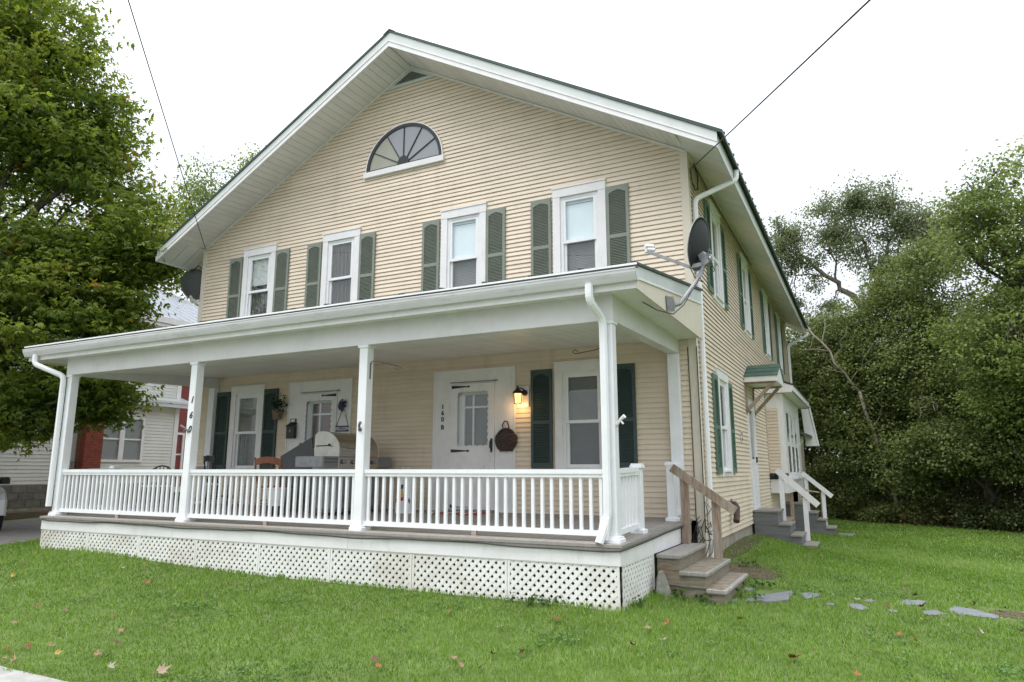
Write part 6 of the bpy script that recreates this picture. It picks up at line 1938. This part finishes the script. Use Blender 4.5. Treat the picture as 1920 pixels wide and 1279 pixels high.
# ------------------------------------------------------------------ grass
def grass():
    r = np.random.default_rng(5)
    cx, cy = cam_o.location.x, cam_o.location.y
    def sample(n, dmin, dmax, pw):
        ang = R(26.98) + r.uniform(-R(54), R(54), n)
        u = r.random(n)
        d = (dmin ** pw + u * (dmax ** pw - dmin ** pw)) ** (1 / pw)
        return cx - np.sin(ang) * d, cy + np.cos(ang) * d, d
    x, y, d = sample(720000, 3.9, 30.0, .55)
    ok = (y > -6.70 + .03 * np.sin(x * 9) + .02 * np.sin(x * 23)) & (x > -12.0 - .35 * np.sin(y * .5) + r.normal(0, .06, len(x)))
    ok &= ~((x > -11) & (x < .03) & (y > 0) & (y < 15.2))
    ok &= ~((x > DX0 - .0) & (x < DX1 + .005) & (y > DY + .02) & (y <= 0))
    ok &= ~((x > -.18) & (x < .62) & (y > -2.0) & (y < -.5))
    ok &= ~((x > 0) & (x < 1.1) & (y > 4.6) & (y < 5.5)) & ~((x > 0) & (x < 1.25) & (y > 9.3) & (y < 10.2))
    ok &= ~((x > 0) & (x < .42) & (y > 7.7) & (y < 11.9))
    edge = np.interp(x, [-13, -6, .2, 2.2, 3.2, 4.5, 5.9, 8, 13], [15.8, 16.6, 16.9, 15.6, 15.1, 13.9, 13.1, 12.2, 11])
    ok &= y < edge + r.normal(0, .12, len(x))
    ok &= ~((x > -.0) & (x < .55 + .1 * np.sin(y * 3)) & (y > -.5) & (y < 4.6) & (x < .40) & (r.random(len(x)) < .5))
    soil = ((x - 3.5) / .42) ** 2 + ((y + .4) / .42) ** 2 < 1
    soil |= ((x - .55) / .45) ** 2 + ((y + .1) / .5) ** 2 < 1
    ok &= ~(soil & (r.random(len(x)) < .72))
    for poly in FLAGS:
        pl_ = np.array(poly)
        pl_ = pl_.mean(0) + (pl_ - pl_.mean(0)) * .98
        inside = np.zeros(len(x), bool)
        for i in range(len(pl_)):
            a, b = pl_[i], pl_[(i + 1) % len(pl_)]
            c_ = ((a[1] > y) != (b[1] > y)) & (x < (b[0] - a[0]) * (y - a[1]) / (b[1] - a[1] + 1e-12) + a[0])
            inside ^= c_
        ok &= ~inside
    x, y, d = x[ok], y[ok], d[ok]
    n = len(x)
    P2 = np.stack([x, y, np.zeros(n)], 1)
    pn = vnoise(P2, 2, 1.6); pn2 = vnoise(P2, 12, .55); pn3 = vnoise(P2, 19, 4.5)
    z = TZ(x, y)
    h = (.017 + .040 * r.random(n) ** 1.7) * (1 + .16 * pn + .14 * pn3) * (1 + .4 * np.clip((d - 8) / 20, 0, 1))
    nearwall = (np.abs(y - DY) < .10) & (x > DX0) & (x < DX1 + .1) | ((np.abs(x - DX1) < .22) & (y > DY) & (y < -2.0))
    h = np.where(nearwall, h * r.uniform(1.1, 2.0, n), h)
    w = .0024 * (d / 5) ** .85 * r.uniform(.7, 1.4, n)
    a = r.uniform(0, 2 * np.pi, n)
    lean = r.uniform(.15, 1.0, n) * h
    la_ = a + r.normal(0, .6, n) + 1.2 * pn
    dx, dy = np.cos(la_) * lean, np.sin(la_) * lean
    wx, wy = -np.sin(a) * w, np.cos(a) * w
    V = np.empty((n, 5, 3))
    V[:, 0] = np.stack([x - wx, y - wy, z - .005], 1)
    V[:, 1] = np.stack([x + wx, y + wy, z - .005], 1)
    V[:, 2] = np.stack([x + dx * .38 + wx * .8, y + dy * .38 + wy * .8, z + h * .6], 1)
    V[:, 3] = np.stack([x + dx * .38 - wx * .8, y + dy * .38 - wy * .8, z + h * .6], 1)
    V[:, 4] = np.stack([x + dx, y + dy, z + h * .92], 1)
    i0 = (np.arange(n) * 5)[:, None]
    F = np.concatenate([i0 + np.array([[0, 1, 2]]), i0 + np.array([[0, 2, 3]]), i0 + np.array([[3, 2, 4]])], 0)
    t = .47 + .16 * pn2 + .11 * pn + .09 * pn3 + r.normal(0, .14, n)
    t = np.clip(t, 0, .9)
    dry = r.random(n) < .035
    t[dry] = r.uniform(.93, 1, dry.sum())
    gm = leaf_mat("grass_blade", [(0, (.085, .155, .024)), (.45, (.165, .285, .040)), (.75, (.245, .37, .075)), (.90, (.30, .395, .15)), (1, (.44, .39, .21))], .4)
    me = flat_mesh("grass", V.reshape(-1, 3), F, gm, np.repeat(t, 5))
    o = put("grass", me, kind='stuff')
    o['label'] = "mown green lawn grass in front of and beside the house"
    o['category'] = "grass"
grass()

def clover():
    r = np.random.default_rng(25)
    cs = []
    for k in range(46):
        a = R(26.98) + r.uniform(-R(38), R(38)); d = 4.2 + 9 * r.random() ** 1.4
        x, y = cam_o.location.x - math.sin(a) * d, cam_o.location.y + math.cos(a) * d
        m = int(r.integers(6, 26))
        q = np.stack([x + r.normal(0, .16, m), y + r.normal(0, .16, m), np.zeros(m)], 1)
        cs.append(q)
    P = np.concatenate(cs)
    ok = (P[:, 1] > -6.5) & ~((P[:, 0] > DX0 - .1) & (P[:, 0] < .8) & (P[:, 1] > DY - .06)) & ~((P[:, 0] < .1) & (P[:, 1] > -.1)) & (P[:, 0] > -11.5)
    P = P[ok]
    P[:, 2] = TZ(P[:, 0], P[:, 1]) + .034
    rnd_leaf = (np.array([(0, 0, 0), (-.42, .35, .08), (-.3, .85, .0), (.3, .85, .0), (.42, .35, .08)]), np.array([(0, 1, 2, 3, 4)]))
    me = leaves_mesh("clover", P, np.full(len(P), .05), .18, 9, .026, rnd_leaf, leaf_mat("clover_leaf", [(0, (.07, .15, .035)), (.6, (.13, .24, .06)), (1, (.22, .32, .13))], .3), 26, None, .0, 1.6)
    o = put("clover", me, kind='stuff')
    o['label'] = "patches of low clover in the front lawn"
    o['category'] = "clover"
clover()

# broad-leaved weeds by the steps and lattice, driveway verge tufts
def weeds():
    r = np.random.default_rng(15)
    C_ = []
    for (x, y, k) in ((.05, -2.12, 14), (.35, -2.1, 12), (-.15, -2.9, 10), (-1.0, -3.36, 12), (-1.25, -3.4, 8), (.75, -1.5, 10), (.8, -.8, 12), (.5, .4, 10)):
        for i in range(k // 2): C_.append((x + r.normal(0, .10), y + r.normal(0, .07), 0))
    C_ = np.array(C_)
    C_[:, 2] = TZ(C_[:, 0], C_[:, 1]) + r.uniform(.02, .10, len(C_))
    me = leaves_mesh("weeds", C_, np.full(len(C_), .05), .6, 8, .055, LEAF_KITE, leaf_mat("weed_leaf", [(0, (.04, .085, .02)), (1, (.10, .17, .04))], .3), 16)
    o = put("weeds", me, kind='stuff')
    o['label'] = "low broad-leaved weeds at the foot of the lattice and steps"
    o['category'] = "weeds"
weeds()

# ------------------------------------------------------------------ fallen leaves, one by one
LEAVES = [(-7.17, -3.58, 'o'), (-8.15, -4.79, 'y'), (-7.55, -5.09, 't'), (-6.55, -5.7, 'w'), (-5.87, -5.93, 't'), (-6.34, -5.47, 'r'), (-5.89, -5.42, 't'), (-5.2, -5.33, 'o'), (-6.19, -4.23, 'o'), (-4.88, -4.39, 'w'), (-4.58, -5.65, 't'), (-5.15, -5.93, 'b'), (-4.22, -5.91, 'b'), (-4.92, -6.32, 'r'), (-5.0, -6.46, 'r'), (-4.73, -6.22, 't'), (-4.45, -6.33, 'y'), (-4.04, -6.22, 't'), (-3.93, -6.2, 'b'), (-3.61, -6.38, 'w'), (-3.48, -6.33, 'o'), (-3.1, -6.29, 'T'), (-4.73, -6.62, 't'), (-4.56, -6.63, 't'), (-8.69, -4.36, 'b'), (-7.25, -3.86, 'w'), (-1.78, -4.01, 't'), (-0.63, -3.91, 'O'), (-1.02, -4.3, 'w'), (0.24, -3.77, 't'), (0.35, -3.53, 'o'), (0.25, -4.28, 'b'), (0.45, -3.99, 'w'), (-1.5, -5.51, 'o'), (-1.63, -5.41, 'b'), (-1.02, -5.14, 't'), (-0.86, -5.28, 't'), (-0.54, -4.83, 'o'), (-0.75, -4.95, 'b'), (-0.7, -5.26, 't'), (0.9, -2.76, 't'), (1.47, -3.83, 'R'), (2.48, 0.49, 'b'), (3.17, 1.99, 'w'), (2.36, -1.36, 'w'), (2.53, -1.43, 'y'), (2.3, -2.32, 'o'), (2.44, -2.54, 'y'), (3.04, -1.71, 'w'), (1.96, -3.99, 'o'), (3.22, 0.92, 'b'), (1.74, -0.53, 'w'), (1.92, -0.84, 'w'), (2.55, -0.05, 'b'), (3.15, -0.21, 'b'), (2.24, -0.94, 'b'), (2.58, -0.73, 'b'), (3.4, -1.47, 't'), (3.45, -.2, 'b'), (3.6, -.35, 't'), (3.38, -.45, 'b')]
LCOL = {'o': ((.42, .17, .05), "orange brown"), 'y': ((.55, .40, .08), "yellow"), 't': ((.42, .27, .16), "tan"), 'w': ((.52, .47, .36), "pale buff"), 'r': ((.38, .09, .05), "red"), 'b': ((.20, .09, .05), "dark brown"), 'T': ((.50, .36, .25), ""), 'O': ((.36, .13, .035), ""), 'R': ((.42, .11, .05), "")}
LM = {k: mk("fallen_leaf_" + k, tuple(c * (.5 if k in 'RrO' else .62) for c in v[0]), .7, .2, 14, bump=.2, bscale=40) for k, v in LCOL.items()}
def leaf_variants(k):
    out = []
    ang = [90, 62, 40, 22, 5, -25, -55, -90, -125, -155, 175, 158, 140, 118]
    rad = [1.0, .45, .85, .42, .72, .40, .45, .20, .45, .40, .72, .42, .85, .45]
    for s in range(3):
        r_ = random.Random(ord(k) * 3 + s)
        mb = MB()
        curl = r_.uniform(.5, 1.5); ca_ = r_.uniform(0, 6.28)
        P = [(0, 0)] + [(rr * math.cos(R(a)) * r_.uniform(.85, 1.1), rr * math.sin(R(a)) * r_.uniform(.85, 1.1)) for a, rr in zip(ang, rad)]
        for x, y in P:
            u = x * math.cos(ca_) + y * math.sin(ca_); w_ = -x * math.sin(ca_) + y * math.cos(ca_)
            mb.v.append((x, y, curl * u * u * .6 + .25 * abs(w_) * r_.uniform(.3, 1)))
        for i in range(1, 15): mb.f.append((0, i, i % 14 + 1))
        mb.bar((0, -.1, .0), (.05, -.75, .12), .03, .03)
        me = mb.mesh("fallen_leaf")
        me.materials.append(LM[k])
        out.append(me)
    return out
LV = {}
special = {'T': "large curled tan dead leaf lying nearest the street on the lawn", 'O': "large orange brown dead leaf on the grass in front of the right lattice panels", 'R': "red orange maple leaf alone on the grass at the lower right"}
ORD = ["leftmost", "second", "third", "fourth", "fifth", "sixth", "seventh", "eighth", "ninth", "tenth", "eleventh", "twelfth", "thirteenth", "fourteenth", "fifteenth", "sixteenth", "seventeenth", "eighteenth"]
cl_, sl_ = math.cos(R(26.9845)), math.sin(R(26.9845))
def across(q): return ((q[0] - 2.18) * cl_ + (q[1] + 10.357) * sl_) / (-(q[0] - 2.18) * sl_ + (q[1] + 10.357) * cl_)
seq = {}
for q in sorted(LEAVES, key=across): seq.setdefault(q[2], []).append(q)
for x, y, k in LEAVES:
    if k not in LV: LV[k] = leaf_variants(k)
    s = {'T': .085, 'O': .085, 'R': .09}.get(k, random.uniform(.045, .068))
    o = put("fallen_leaf", random.choice(LV[k]), loc=(x, y, tz(x, y) + (.045 if y > -6.64 else .02)), rot=(random.uniform(-.6, .6), random.uniform(-.6, .6), random.uniform(0, 6.28)))
    o.scale = (s, s, s)
    i = seq[k].index((x, y, k))
    where = "leftmost of all" if i == 0 else ("rightmost of all" if i == len(seq[k]) - 1 else ORD[i] + " from left")
    tag(o, special.get(k) or f"small {LCOL[k][1]} fallen leaf on grass, {where} {LCOL[k][1]} ones", "leaf", "fallen leaves on the lawn" if k not in special else None)
